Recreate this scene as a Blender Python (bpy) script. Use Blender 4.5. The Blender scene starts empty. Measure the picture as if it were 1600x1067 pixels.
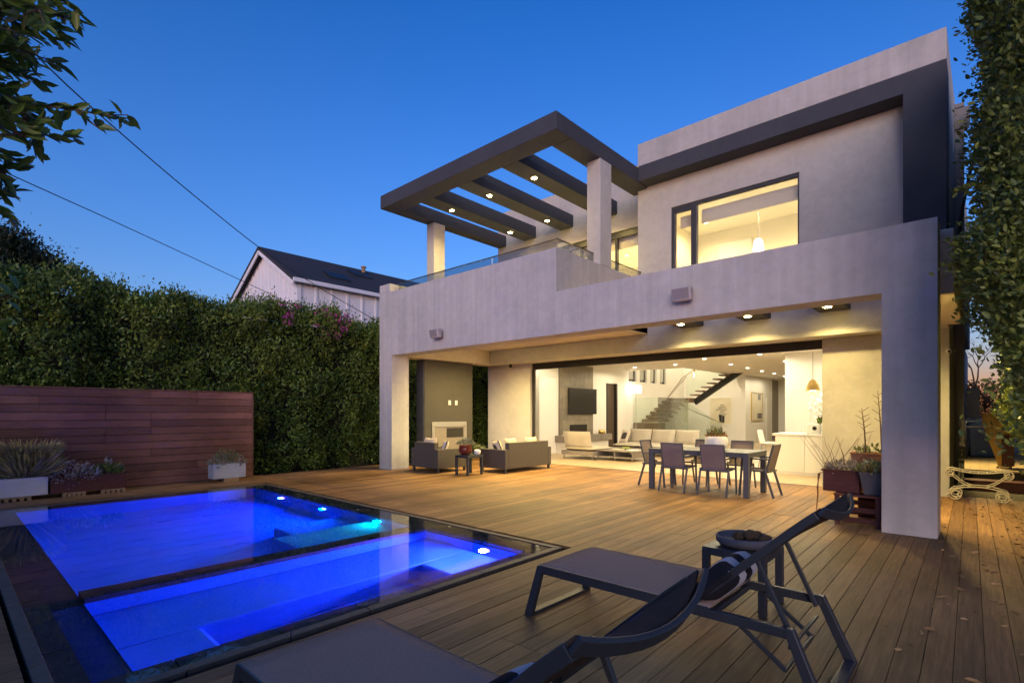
import bpy, bmesh, math, random
import numpy as np
from mathutils import Vector, Matrix, Euler

random.seed(7)
RNG = np.random.default_rng(11)
SC = bpy.context.scene
COL = SC.collection
PI = math.pi
rad = math.radians

# ---------------------------------------------------------------- camera, sky, sun, exposure
cam_d = bpy.data.cameras.new('camera')
cam = bpy.data.objects.new('camera', cam_d)
COL.objects.link(cam)
cam.location = (0, 0, 1.4)
cam.rotation_euler = (rad(90), 0, rad(42.36))
cam_d.sensor_width = 36.0
cam_d.lens = 36.0 * 817.0 / 1600.0
cam_d.shift_y = 111.0 / 1600.0
cam_d.clip_start = 0.05
cam_d.clip_end = 2000.0
SC.camera = cam

SUN_EL, SUN_AZ = 4.0, 150.0          # the sun is going down behind the camera
world = bpy.data.worlds.new('World')
SC.world = world
world.use_nodes = True
wn, wl = world.node_tree.nodes, world.node_tree.links
wn.clear()
w_out = wn.new('ShaderNodeOutputWorld')
w_bg = wn.new('ShaderNodeBackground')
w_sky = wn.new('ShaderNodeTexSky')
w_sky.sky_type = 'NISHITA'
w_sky.sun_disc = False
w_sky.sun_elevation = rad(SUN_EL)
w_sky.sun_rotation = rad(SUN_AZ)
w_sky.altitude = 50
w_sky.air_density = 1.4
w_sky.dust_density = 0.6
w_sky.ozone_density = 5.8
w_tint = wn.new('ShaderNodeMix')
w_tint.data_type = 'RGBA'
w_tint.blend_type = 'MULTIPLY'
w_tint.inputs[0].default_value = 1.0
w_tint.inputs[7].default_value = (0.95, 0.76, 0.93, 1.0)
wl.new(w_sky.outputs[0], w_tint.inputs[6])
# dusk gradient: the same all round the horizon, paler low down and a deeper blue overhead
w_tc = wn.new('ShaderNodeTexCoord')
w_sep = wn.new('ShaderNodeSeparateXYZ')
wl.new(w_tc.outputs['Generated'], w_sep.inputs[0])
w_mr = wn.new('ShaderNodeMapRange')
w_mr.inputs[1].default_value = 0.0
w_mr.inputs[2].default_value = 0.65
wl.new(w_sep.outputs[2], w_mr.inputs[0])
w_gr = wn.new('ShaderNodeMix')
w_gr.data_type = 'RGBA'
w_gr.inputs[6].default_value = (2.1, 1.34, 1.22, 1)
w_gr.inputs[7].default_value = (0.34, 0.80, 0.94, 1)
wl.new(w_mr.outputs[0], w_gr.inputs[0])
w_m2 = wn.new('ShaderNodeMix')
w_m2.data_type = 'RGBA'
w_m2.blend_type = 'MULTIPLY'
w_m2.inputs[0].default_value = 1.0
wl.new(w_tint.outputs[2], w_m2.inputs[6])
wl.new(w_gr.outputs[2], w_m2.inputs[7])
wl.new(w_m2.outputs[2], w_bg.inputs['Color'])
w_bg.inputs['Strength'].default_value = 0.108
wl.new(w_bg.outputs[0], w_out.inputs[0])

sun_d = bpy.data.lights.new('sun', 'SUN')
sun_d.energy = 0.50
sun_d.angle = rad(40)
sun_d.color = (1.0, 0.88, 0.86)
sun = bpy.data.objects.new('sun', sun_d)
COL.objects.link(sun)
sun.location = (6, -8, 12)
_sd = Vector((math.sin(rad(SUN_AZ)) * math.cos(rad(SUN_EL)), math.cos(rad(SUN_AZ)) * math.cos(rad(SUN_EL)), math.sin(rad(SUN_EL))))
sun.rotation_euler = (-_sd).to_track_quat('-Z', 'Y').to_euler()

SC.view_settings.view_transform = 'Standard'
SC.view_settings.look = 'None'
SC.view_settings.exposure = 2.3
SC.view_settings.gamma = 1.0
SC.view_settings.use_curve_mapping = False
SC.render.engine = 'CYCLES'
cy = SC.cycles
cy.use_denoising = True
cy.denoiser = 'OPENIMAGEDENOISE'
cy.max_bounces = 10
cy.diffuse_bounces = 5
cy.glossy_bounces = 5
cy.transmission_bounces = 8
cy.transparent_max_bounces = 12
cy.sample_clamp_indirect = 4.0
cy.blur_glossy = 0.3

# ---------------------------------------------------------------- materials
MATS = {}


def _nodes(name):
    m = bpy.data.materials.new(name)
    m.use_nodes = True
    nt = m.node_tree
    return m, nt, nt.nodes, nt.links, nt.nodes['Principled BSDF']


def mat(name, c1, c2=None, scale=8.0, stretch=(1, 1, 1), rough=0.6, bump=0.0, bscale=None, metal=0.0,
        detail=5.0, obj_random=0.0, island=0.0, spec=0.5, lo=0.3, hi=0.7, rough2=None):
    m, nt, N, L, b = _nodes(name)
    c2 = c2 or tuple(x * 0.8 for x in c1)
    tc = N.new('ShaderNodeTexCoord')
    mp = N.new('ShaderNodeMapping')
    mp.inputs['Scale'].default_value = stretch
    L.new(tc.outputs['Object'], mp.inputs[0])
    vec = mp.outputs[0]
    if obj_random:
        oi = N.new('ShaderNodeObjectInfo')
        ml = N.new('ShaderNodeMath'); ml.operation = 'MULTIPLY'; ml.inputs[1].default_value = 37.0
        L.new(oi.outputs['Random'], ml.inputs[0])
        va = N.new('ShaderNodeVectorMath'); va.operation = 'ADD'
        L.new(vec, va.inputs[0]); L.new(ml.outputs[0], va.inputs[1])
        vec = va.outputs[0]
    nz = N.new('ShaderNodeTexNoise')
    nz.inputs['Scale'].default_value = scale
    nz.inputs['Detail'].default_value = detail
    nz.inputs['Roughness'].default_value = 0.6
    L.new(vec, nz.inputs['Vector'])
    mr = N.new('ShaderNodeMapRange')
    mr.inputs[1].default_value = lo; mr.inputs[2].default_value = hi
    L.new(nz.outputs['Fac'], mr.inputs[0])
    mx = N.new('ShaderNodeMix'); mx.data_type = 'RGBA'
    mx.inputs[6].default_value = (*c1, 1); mx.inputs[7].default_value = (*c2, 1)
    L.new(mr.outputs[0], mx.inputs[0])
    col = mx.outputs[2]
    if obj_random or island:
        hsv = N.new('ShaderNodeHueSaturation')
        m2 = N.new('ShaderNodeMapRange')
        r = obj_random or island
        m2.inputs[3].default_value = 1 - r; m2.inputs[4].default_value = 1 + r
        if obj_random:
            L.new(oi.outputs['Random'], m2.inputs[0])
        else:
            ge = N.new('ShaderNodeNewGeometry')
            L.new(ge.outputs['Random Per Island'], m2.inputs[0])
        L.new(m2.outputs[0], hsv.inputs['Value'])
        L.new(col, hsv.inputs['Color'])
        col = hsv.outputs[0]
    L.new(col, b.inputs['Base Color'])
    b.inputs['Roughness'].default_value = rough
    if rough2 is not None:
        m3 = N.new('ShaderNodeMapRange')
        m3.inputs[3].default_value = rough; m3.inputs[4].default_value = rough2
        L.new(mr.outputs[0], m3.inputs[0]); L.new(m3.outputs[0], b.inputs['Roughness'])
    b.inputs['Metallic'].default_value = metal
    b.inputs['Specular IOR Level'].default_value = spec
    if bump:
        n2 = N.new('ShaderNodeTexNoise')
        n2.inputs['Scale'].default_value = bscale or scale * 4
        n2.inputs['Detail'].default_value = 6
        L.new(vec, n2.inputs['Vector'])
        bp = N.new('ShaderNodeBump')
        bp.inputs['Strength'].default_value = bump
        bp.inputs['Distance'].default_value = 0.02
        L.new(n2.outputs['Fac'], bp.inputs['Height'])
        L.new(bp.outputs[0], b.inputs['Normal'])
    MATS[name] = m
    return m


def stucco_mat(name, base, streak=0.0):
    """Hand-trowelled stucco: broad clouds, faint trowel mottling and, on parapets, rain streaks."""
    m, nt, N, L, b = _nodes(name)
    tc = N.new('ShaderNodeTexCoord')
    n1 = N.new('ShaderNodeTexNoise'); n1.inputs['Scale'].default_value = 0.9; n1.inputs['Detail'].default_value = 12
    n1.inputs['Roughness'].default_value = 0.62
    n2 = N.new('ShaderNodeTexNoise'); n2.inputs['Scale'].default_value = 7.5; n2.inputs['Detail'].default_value = 10
    n2.inputs['Distortion'].default_value = 0.6
    L.new(tc.outputs['Object'], n1.inputs[0]); L.new(tc.outputs['Object'], n2.inputs[0])
    ad = N.new('ShaderNodeMath'); ad.operation = 'MULTIPLY_ADD'
    L.new(n2.outputs['Fac'], ad.inputs[0]); ad.inputs[1].default_value = 0.55; L.new(n1.outputs['Fac'], ad.inputs[2])
    mr = N.new('ShaderNodeMapRange'); mr.inputs[1].default_value = 0.55; mr.inputs[2].default_value = 1.0
    mr.inputs[3].default_value = 0.86; mr.inputs[4].default_value = 1.09
    L.new(ad.outputs[0], mr.inputs[0])
    val = mr.outputs[0]
    if streak:
        mp = N.new('ShaderNodeMapping'); mp.inputs['Scale'].default_value = (9.0, 9.0, 0.35)
        L.new(tc.outputs['Object'], mp.inputs[0])
        n3 = N.new('ShaderNodeTexNoise'); n3.inputs['Scale'].default_value = 1.0; n3.inputs['Detail'].default_value = 6
        L.new(mp.outputs[0], n3.inputs[0])
        m4 = N.new('ShaderNodeMapRange'); m4.inputs[1].default_value = 0.3; m4.inputs[2].default_value = 0.72
        m4.inputs[3].default_value = 1 - streak; m4.inputs[4].default_value = 1 + streak * 0.8
        L.new(n3.outputs['Fac'], m4.inputs[0])
        ml = N.new('ShaderNodeMath'); ml.operation = 'MULTIPLY'
        L.new(val, ml.inputs[0]); L.new(m4.outputs[0], ml.inputs[1])
        val = ml.outputs[0]
    vm = N.new('ShaderNodeVectorMath'); vm.operation = 'SCALE'
    vm.inputs[0].default_value = base
    L.new(val, vm.inputs['Scale'])
    L.new(vm.outputs[0], b.inputs['Base Color'])
    b.inputs['Roughness'].default_value = 0.85
    b.inputs['Specular IOR Level'].default_value = 0.25
    n5 = N.new('ShaderNodeTexNoise'); n5.inputs['Scale'].default_value = 22; n5.inputs['Detail'].default_value = 9
    L.new(tc.outputs['Object'], n5.inputs[0])
    bp = N.new('ShaderNodeBump'); bp.inputs['Strength'].default_value = 0.22; bp.inputs['Distance'].default_value = 0.01
    L.new(n5.outputs['Fac'], bp.inputs['Height']); L.new(bp.outputs[0], b.inputs['Normal'])
    MATS[name] = m


def emit_mat(name, color, strength):
    m = bpy.data.materials.new(name)
    m.use_nodes = True
    N, L = m.node_tree.nodes, m.node_tree.links
    N.clear()
    o = N.new('ShaderNodeOutputMaterial'); e = N.new('ShaderNodeEmission')
    e.inputs[0].default_value = (*color, 1); e.inputs[1].default_value = strength
    L.new(e.outputs[0], o.inputs[0])
    MATS[name] = m


def pane_mat(name, tint, glossy=1.0, rough=0.0):
    """Thin window glass: clear with a Fresnel reflection."""
    m = bpy.data.materials.new(name)
    m.use_nodes = True
    N, L = m.node_tree.nodes, m.node_tree.links
    N.clear()
    o = N.new('ShaderNodeOutputMaterial')
    t = N.new('ShaderNodeBsdfTransparent'); t.inputs[0].default_value = (*tint, 1)
    g = N.new('ShaderNodeBsdfGlossy'); g.inputs['Roughness'].default_value = rough
    f = N.new('ShaderNodeFresnel'); f.inputs[0].default_value = 1.45
    mu = N.new('ShaderNodeMath'); mu.operation = 'MULTIPLY'; mu.inputs[1].default_value = glossy
    L.new(f.outputs[0], mu.inputs[0])
    x = N.new('ShaderNodeMixShader')
    L.new(mu.outputs[0], x.inputs[0]); L.new(t.outputs[0], x.inputs[1]); L.new(g.outputs[0], x.inputs[2])
    L.new(x.outputs[0], o.inputs[0])
    MATS[name] = m


def leaf_mat(name, dark, light, scale=1.2, rough=0.45, trans=0.25):
    m, nt, N, L, b = _nodes(name)
    tc = N.new('ShaderNodeTexCoord')
    nz = N.new('ShaderNodeTexNoise'); nz.inputs['Scale'].default_value = scale; nz.inputs['Detail'].default_value = 4
    L.new(tc.outputs['Object'], nz.inputs[0])
    ge = N.new('ShaderNodeNewGeometry')
    ma = N.new('ShaderNodeMath'); ma.operation = 'MULTIPLY_ADD'
    L.new(ge.outputs['Random Per Island'], ma.inputs[0]); ma.inputs[1].default_value = 0.55
    L.new(nz.outputs['Fac'], ma.inputs[2])
    mr = N.new('ShaderNodeMapRange'); mr.inputs[1].default_value = 0.45; mr.inputs[2].default_value = 1.1
    L.new(ma.outputs[0], mr.inputs[0])
    mx = N.new('ShaderNodeMix'); mx.data_type = 'RGBA'
    mx.inputs[6].default_value = (*dark, 1); mx.inputs[7].default_value = (*light, 1)
    L.new(mr.outputs[0], mx.inputs[0])
    L.new(mx.outputs[2], b.inputs['Base Color'])
    b.inputs['Roughness'].default_value = rough
    b.inputs['Specular IOR Level'].default_value = 0.4
    tr = N.new('ShaderNodeBsdfTranslucent')
    L.new(mx.outputs[2], tr.inputs[0])
    xs = N.new('ShaderNodeMixShader'); xs.inputs[0].default_value = trans
    o = N['Material Output']
    L.new(b.outputs[0], xs.inputs[1]); L.new(tr.outputs[0], xs.inputs[2]); L.new(xs.outputs[0], o.inputs[0])
    MATS[name] = m


def mesh_fabric_mat(name, c, see):
    """Open-weave sling cloth: part cloth, part holes."""
    m, nt, N, L, b = _nodes(name)
    b.inputs['Base Color'].default_value = (*c, 1)
    b.inputs['Roughness'].default_value = 0.85
    b.inputs['Specular IOR Level'].default_value = 0.2
    t = N.new('ShaderNodeBsdfTransparent')
    x = N.new('ShaderNodeMixShader'); x.inputs[0].default_value = see
    L.new(b.outputs[0], x.inputs[1]); L.new(t.outputs[0], x.inputs[2])
    L.new(x.outputs[0], N['Material Output'].inputs[0])
    MATS[name] = m


def stripe_mat(name, c1, c2, axis, freq, phase=0.0, duty=0.5):
    m, nt, N, L, b = _nodes(name)
    tc = N.new('ShaderNodeTexCoord')
    sp = N.new('ShaderNodeSeparateXYZ')
    L.new(tc.outputs['Object'], sp.inputs[0])
    ma = N.new('ShaderNodeMath'); ma.operation = 'MULTIPLY_ADD'
    ma.inputs[1].default_value = freq; ma.inputs[2].default_value = phase
    L.new(sp.outputs[axis], ma.inputs[0])
    fr = N.new('ShaderNodeMath'); fr.operation = 'FRACT'; L.new(ma.outputs[0], fr.inputs[0])
    gt = N.new('ShaderNodeMath'); gt.operation = 'GREATER_THAN'; gt.inputs[1].default_value = duty
    L.new(fr.outputs[0], gt.inputs[0])
    mx = N.new('ShaderNodeMix'); mx.data_type = 'RGBA'
    mx.inputs[6].default_value = (*c1, 1); mx.inputs[7].default_value = (*c2, 1)
    L.new(gt.outputs[0], mx.inputs[0]); L.new(mx.outputs[2], b.inputs['Base Color'])
    b.inputs['Roughness'].default_value = 0.95
    b.inputs['Specular IOR Level'].default_value = 0.1
    nz = N.new('ShaderNodeTexNoise'); nz.inputs['Scale'].default_value = 180
    L.new(tc.outputs['Object'], nz.inputs[0])
    bp = N.new('ShaderNodeBump'); bp.inputs['Strength'].default_value = 0.3; bp.inputs['Distance'].default_value = 0.004
    L.new(nz.outputs['Fac'], bp.inputs['Height']); L.new(bp.outputs[0], b.inputs['Normal'])
    MATS[name] = m


def wicker_mat(name, c1, c2):
    m, nt, N, L, b = _nodes(name)
    tc = N.new('ShaderNodeTexCoord')
    ck = N.new('ShaderNodeTexChecker'); ck.inputs['Scale'].default_value = 34
    ck.inputs[1].default_value = (*c1, 1); ck.inputs[2].default_value = (*c2, 1)
    L.new(tc.outputs['Object'], ck.inputs[0]); L.new(ck.outputs[0], b.inputs['Base Color'])
    b.inputs['Roughness'].default_value = 0.6
    bp = N.new('ShaderNodeBump'); bp.inputs['Strength'].default_value = 0.5; bp.inputs['Distance'].default_value = 0.01
    L.new(ck.outputs['Fac'], bp.inputs['Height']); L.new(bp.outputs[0], b.inputs['Normal'])
    MATS[name] = m


def water_mat(name):
    m = bpy.data.materials.new(name)
    m.use_nodes = True
    N, L = m.node_tree.nodes, m.node_tree.links
    N.clear()
    o = N.new('ShaderNodeOutputMaterial')
    g = N.new('ShaderNodeBsdfGlass'); g.inputs['IOR'].default_value = 1.333; g.inputs['Roughness'].default_value = 0.0
    g.inputs['Color'].default_value = (0.97, 0.99, 1.0, 1)
    tc = N.new('ShaderNodeTexCoord')
    nz = N.new('ShaderNodeTexNoise'); nz.inputs['Scale'].default_value = 2.2; nz.inputs['Detail'].default_value = 2
    L.new(tc.outputs['Object'], nz.inputs[0])
    bp = N.new('ShaderNodeBump'); bp.inputs['Strength'].default_value = 0.035; bp.inputs['Distance'].default_value = 0.02
    L.new(nz.outputs['Fac'], bp.inputs['Height']); L.new(bp.outputs[0], g.inputs['Normal'])
    L.new(g.outputs[0], o.inputs[0])
    MATS[name] = m


def deck_mat(name, c1, c2, axis_stretch, rough=0.5):
    """Weathered hardwood: grain along the board, each board its own tone, water marks and wear."""
    m, nt, N, L, b = _nodes(name)
    tc = N.new('ShaderNodeTexCoord')
    oi = N.new('ShaderNodeObjectInfo')
    ml = N.new('ShaderNodeMath'); ml.operation = 'MULTIPLY'; ml.inputs[1].default_value = 53.0
    L.new(oi.outputs['Random'], ml.inputs[0])
    mp = N.new('ShaderNodeMapping'); mp.inputs['Scale'].default_value = axis_stretch
    L.new(tc.outputs['Object'], mp.inputs[0])
    va = N.new('ShaderNodeVectorMath'); va.operation = 'ADD'
    L.new(mp.outputs[0], va.inputs[0]); L.new(ml.outputs[0], va.inputs[1])
    n1 = N.new('ShaderNodeTexNoise'); n1.inputs['Scale'].default_value = 7; n1.inputs['Detail'].default_value = 8
    n1.inputs['Roughness'].default_value = 0.65
    L.new(va.outputs[0], n1.inputs[0])
    ge = N.new('ShaderNodeNewGeometry')
    n2 = N.new('ShaderNodeTexNoise'); n2.inputs['Scale'].default_value = 0.75; n2.inputs['Detail'].default_value = 6
    n2.inputs['Roughness'].default_value = 0.6
    L.new(ge.outputs['Position'], n2.inputs[0])
    mr = N.new('ShaderNodeMapRange'); mr.inputs[1].default_value = 0.3; mr.inputs[2].default_value = 0.72
    L.new(n1.outputs['Fac'], mr.inputs[0])
    mx = N.new('ShaderNodeMix'); mx.data_type = 'RGBA'
    mx.inputs[6].default_value = (*c1, 1); mx.inputs[7].default_value = (*c2, 1)
    L.new(mr.outputs[0], mx.inputs[0])
    m2 = N.new('ShaderNodeMapRange'); m2.inputs[3].default_value = 0.66; m2.inputs[4].default_value = 1.28
    L.new(oi.outputs['Random'], m2.inputs[0])
    m3 = N.new('ShaderNodeMapRange'); m3.inputs[1].default_value = 0.32; m3.inputs[2].default_value = 0.68
    m3.inputs[3].default_value = 0.58; m3.inputs[4].default_value = 1.22
    L.new(n2.outputs['Fac'], m3.inputs[0])
    mm = N.new('ShaderNodeMath'); mm.operation = 'MULTIPLY'
    L.new(m2.outputs[0], mm.inputs[0]); L.new(m3.outputs[0], mm.inputs[1])
    hs = N.new('ShaderNodeHueSaturation')
    L.new(mx.outputs[2], hs.inputs['Color']); L.new(mm.outputs[0], hs.inputs['Value'])
    m5 = N.new('ShaderNodeMapRange'); m5.inputs[3].default_value = 1.08; m5.inputs[4].default_value = 0.86
    L.new(n2.outputs['Fac'], m5.inputs[0]); L.new(m5.outputs[0], hs.inputs['Saturation'])
    L.new(hs.outputs[0], b.inputs['Base Color'])
    m4 = N.new('ShaderNodeMapRange'); m4.inputs[3].default_value = rough - 0.10; m4.inputs[4].default_value = rough + 0.15
    L.new(n2.outputs['Fac'], m4.inputs[0]); L.new(m4.outputs[0], b.inputs['Roughness'])
    b.inputs['Specular IOR Level'].default_value = 0.28
    bp = N.new('ShaderNodeBump'); bp.inputs['Strength'].default_value = 0.25; bp.inputs['Distance'].default_value = 0.004
    L.new(n1.outputs['Fac'], bp.inputs['Height']); L.new(bp.outputs[0], b.inputs['Normal'])
    MATS[name] = m


def tile_mat(name, c1, c2, mortar, w, h, plane='yz', rough=0.5):
    m, nt, N, L, b = _nodes(name)
    tc = N.new('ShaderNodeTexCoord'); sp = N.new('ShaderNodeSeparateXYZ'); cb = N.new('ShaderNodeCombineXYZ')
    L.new(tc.outputs['Object'], sp.inputs[0])
    ax = {'x': 0, 'y': 1, 'z': 2}
    L.new(sp.outputs[ax[plane[0]]], cb.inputs[0]); L.new(sp.outputs[ax[plane[1]]], cb.inputs[1])
    br = N.new('ShaderNodeTexBrick'); br.inputs['Scale'].default_value = 1.0
    br.inputs['Color1'].default_value = (*c1, 1); br.inputs['Color2'].default_value = (*c2, 1)
    br.inputs['Mortar'].default_value = (*mortar, 1); br.inputs['Mortar Size'].default_value = 0.004
    br.inputs['Brick Width'].default_value = w; br.inputs['Row Height'].default_value = h
    L.new(cb.outputs[0], br.inputs[0])
    nz = N.new('ShaderNodeTexNoise'); nz.inputs['Scale'].default_value = 6; nz.inputs['Detail'].default_value = 6
    L.new(tc.outputs['Object'], nz.inputs[0])
    mr = N.new('ShaderNodeMapRange'); mr.inputs[3].default_value = 0.7; mr.inputs[4].default_value = 1.3
    L.new(nz.outputs['Fac'], mr.inputs[0])
    hs = N.new('ShaderNodeHueSaturation')
    L.new(br.outputs[0], hs.inputs['Color']); L.new(mr.outputs[0], hs.inputs['Value'])
    L.new(hs.outputs[0], b.inputs['Base Color'])
    b.inputs['Roughness'].default_value = rough
    MATS[name] = m


stucco_mat('stucco', (0.48, 0.465, 0.425))
stucco_mat('stucco_streaked', (0.48, 0.465, 0.425), 0.10)
stucco_mat('stucco_dark', (0.060, 0.064, 0.076))
stucco_mat('stucco_grey', (0.070, 0.066, 0.060))
mat('pool_tile_dark', (0.012, 0.055, 0.20), (0.008, 0.035, 0.14), 3, rough=0.6)
mat('coping_dry', (0.135, 0.108, 0.078), (0.085, 0.068, 0.052), 10, rough=0.6, bump=0.2, bscale=60)
stucco_mat('soffit_paint', (0.56, 0.50, 0.42))
mat('dark_metal', (0.035, 0.036, 0.040), (0.05, 0.05, 0.055), 3, rough=0.45)
mat('black_track', (0.02, 0.018, 0.016), rough=0.4)
mat('white_paint', (0.78, 0.76, 0.72), (0.74, 0.72, 0.68), 1.5, rough=0.55)
mat('cream_paint', (0.78, 0.74, 0.62), (0.74, 0.70, 0.58), 1.2, rough=0.6)
mat('white_gloss', (0.80, 0.79, 0.76), (0.78, 0.77, 0.74), 1.0, rough=0.25)
mat('ceiling_paint', (0.76, 0.72, 0.64), rough=0.8)
mat('oak_floor', (0.55, 0.43, 0.28), (0.42, 0.31, 0.19), 4, (6, 0.6, 1), rough=0.4)
mat('dark_wood', (0.10, 0.07, 0.045), (0.06, 0.04, 0.028), 6, (1, 8, 8), rough=0.45)
mat('tread_wood', (0.27, 0.19, 0.13), (0.19, 0.13, 0.09), 6, (1, 6, 6), rough=0.5)
tile_mat('stone_tile', (0.23, 0.20, 0.15), (0.17, 0.145, 0.11), (0.09, 0.08, 0.06), 0.68, 0.38, 'yz', 0.5)
mat('screen_black', (0.025, 0.023, 0.022), rough=0.22)
mat('brushed_steel', (0.55, 0.53, 0.50), (0.45, 0.43, 0.40), 20, (1, 1, 8), rough=0.32, metal=1.0)
mat('gold_brass', (0.75, 0.55, 0.22), rough=0.28, metal=1.0)
deck_mat('deck_wood', (0.37, 0.200, 0.072), (0.155, 0.075, 0.029), (7.0, 0.30, 7.0), 0.55)
deck_mat('fence_wood', (0.23, 0.098, 0.066), (0.115, 0.046, 0.034), (1.0, 0.35, 9.0), 0.6)
deck_mat('crate_wood', (0.11, 0.034, 0.024), (0.065, 0.020, 0.016), (1.0, 3.0, 7.0), 0.6)
mat('under_deck', (0.02, 0.016, 0.012), rough=0.9)
mat('ground_soil', (0.10, 0.085, 0.065), (0.06, 0.05, 0.04), 1.2, rough=0.95, bump=0.4)
mat('pool_stone', (0.060, 0.056, 0.050), (0.032, 0.030, 0.028), 9, rough=0.55, bump=0.25, bscale=60, rough2=0.7)
mat('pool_plaster', (0.015, 0.29, 0.58), (0.010, 0.17, 0.38), 0.9, rough=0.7, lo=0.2, hi=0.8, bump=0.15, bscale=30)
water_mat('pool_water')
pane_mat('clear_glass', (0.97, 0.98, 0.97))
pane_mat('rail_glass', (0.74, 0.75, 0.76), 0.4)
pane_mat('stair_glass', (0.93, 0.97, 0.94), 0.7)
pane_mat('sky_glass', (0.30, 0.33, 0.36), 6.0)
wicker_mat('wicker', (0.115, 0.098, 0.08), (0.035, 0.030, 0.028))
mat('cushion_grey', (0.30, 0.28, 0.25), (0.25, 0.23, 0.21), 30, rough=0.95, bump=0.15, bscale=200)
mat('cushion_beige', (0.55, 0.46, 0.36), (0.48, 0.40, 0.31), 30, rough=0.95, bump=0.15, bscale=200)
mat('leather_cream', (0.50, 0.45, 0.35), (0.44, 0.39, 0.30), 4, rough=0.5, bump=0.1)
mat('taupe_panel', (0.24, 0.21, 0.18), rough=0.5)
mat('table_paint', (0.085, 0.092, 0.110), (0.07, 0.076, 0.092), 5, rough=0.5)
mesh_fabric_mat('chair_sling', (0.21, 0.165, 0.165), 0.16)
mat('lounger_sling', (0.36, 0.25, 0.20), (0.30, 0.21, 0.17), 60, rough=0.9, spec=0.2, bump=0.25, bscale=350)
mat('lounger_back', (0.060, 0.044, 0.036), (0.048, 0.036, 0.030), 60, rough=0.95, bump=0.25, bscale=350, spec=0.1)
mat('lounger_metal', (0.036, 0.042, 0.050), (0.028, 0.033, 0.040), 8, rough=0.42)
mat('bowl_grey', (0.10, 0.10, 0.11), (0.08, 0.08, 0.09), 12, rough=0.75)
mat('moss_brown', (0.11, 0.065, 0.025), (0.05, 0.03, 0.014), 40, rough=0.95, bump=0.8, bscale=90)
mat('glaze_red', (0.16, 0.030, 0.022), (0.10, 0.018, 0.016), 6, rough=0.18)
mat('ceramic_white', (0.72, 0.71, 0.72), (0.66, 0.65, 0.66), 3, rough=0.4)
mat('planter_white', (0.62, 0.58, 0.55), (0.50, 0.46, 0.43), 4, rough=0.7)
mat('planter_blue', (0.36, 0.37, 0.42), (0.29, 0.30, 0.34), 5, rough=0.7)
mat('planter_grey', (0.10, 0.10, 0.105), (0.06, 0.06, 0.065), 5, rough=0.75, bump=0.2)
mat('terracotta', (0.40, 0.19, 0.09), (0.32, 0.14, 0.07), 6, rough=0.85)
mat('pallet_wood', (0.34, 0.22, 0.11), (0.24, 0.15, 0.08), 5, (1, 1, 6), rough=0.8)
mat('soil', (0.03, 0.022, 0.016), rough=0.95, bump=0.5)
mat('bark', (0.12, 0.09, 0.065), (0.07, 0.05, 0.035), 14, (4, 4, 1), rough=0.9, bump=0.5)
mat('twig', (0.20, 0.13, 0.08), (0.12, 0.08, 0.05), 14, rough=0.9)
mat('hedge_core', (0.022, 0.026, 0.012), (0.012, 0.012, 0.008), 6, rough=1.0)  # near-black green; in the hedges it carries the shade between leaves
leaf_mat('hedge_leaf', (0.038, 0.085, 0.018), (0.180, 0.255, 0.045), 1.8)
leaf_mat('ficus_leaf', (0.050, 0.095, 0.022), (0.200, 0.240, 0.050), 1.5)
leaf_mat('near_leaf', (0.045, 0.095, 0.022), (0.19, 0.27, 0.045), 3.0, 0.35, 0.35)
leaf_mat('new_growth', (0.12, 0.19, 0.028), (0.28, 0.34, 0.052), 3.0)
leaf_mat('tree_leaf', (0.018, 0.030, 0.014), (0.050, 0.070, 0.030), 0.6)
leaf_mat('grass_blade', (0.38, 0.32, 0.13), (0.66, 0.54, 0.26), 4.0, 0.6)
leaf_mat('succulent_leaf', (0.09, 0.12, 0.08), (0.30, 0.30, 0.22), 9.0, 0.5, 0.1)
leaf_mat('pale_leaf', (0.14, 0.13, 0.12), (0.42, 0.36, 0.33), 12.0, 0.6, 0.1)
leaf_mat('mixed_leaf', (0.06, 0.10, 0.04), (0.24, 0.25, 0.10), 9.0, 0.5, 0.2)
leaf_mat('magenta_bract', (0.34, 0.06, 0.22), (0.62, 0.10, 0.44), 4.0, 0.6, 0.35)
leaf_mat('rust_leaf', (0.20, 0.08, 0.03), (0.42, 0.20, 0.07), 12.0, 0.6, 0.2)
leaf_mat('dry_leaf', (0.10, 0.05, 0.02), (0.42, 0.28, 0.12), 12.0, 0.7, 0.1)
leaf_mat('orchid_petal', (0.70, 0.68, 0.66), (0.85, 0.84, 0.82), 5.0, 0.6, 0.3)
mat('siding_white', (0.80, 0.79, 0.81), (0.74, 0.73, 0.75), 1.0, rough=0.6)
mat('shingle_dark', (0.045, 0.044, 0.050), (0.025, 0.025, 0.029), 7, (3, 1, 1), rough=0.9, bump=0.4, bscale=25)
mat('cable_black', (0.012, 0.012, 0.013), rough=0.5)
mat('iron_white', (0.55, 0.50, 0.40), (0.42, 0.38, 0.30), 20, rough=0.55)
mat('bin_blue', (0.025, 0.075, 0.30), rough=0.4)
mat('bin_black', (0.015, 0.016, 0.018), rough=0.5)
mat('yellow_wood', (0.60, 0.38, 0.09), (0.48, 0.29, 0.07), 3, (6, 6, 0.6), rough=0.4)
mat('wine_wood', (0.09, 0.018, 0.020), rough=0.5)
mat('speaker_grey', (0.46, 0.43, 0.42), rough=0.6)
mat('speaker_mesh', (0.28, 0.25, 0.235), (0.22, 0.20, 0.19), 200, rough=0.7)
mat('meter_grey', (0.10, 0.11, 0.12), rough=0.25, metal=0.4)
mat('utility_grey', (0.22, 0.21, 0.20), rough=0.6)
mat('plastic_white', (0.75, 0.74, 0.70), rough=0.4)
mat('blind_fabric', (0.62, 0.55, 0.47), (0.54, 0.48, 0.41), 3, (1, 1, 30), rough=0.9)
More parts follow.
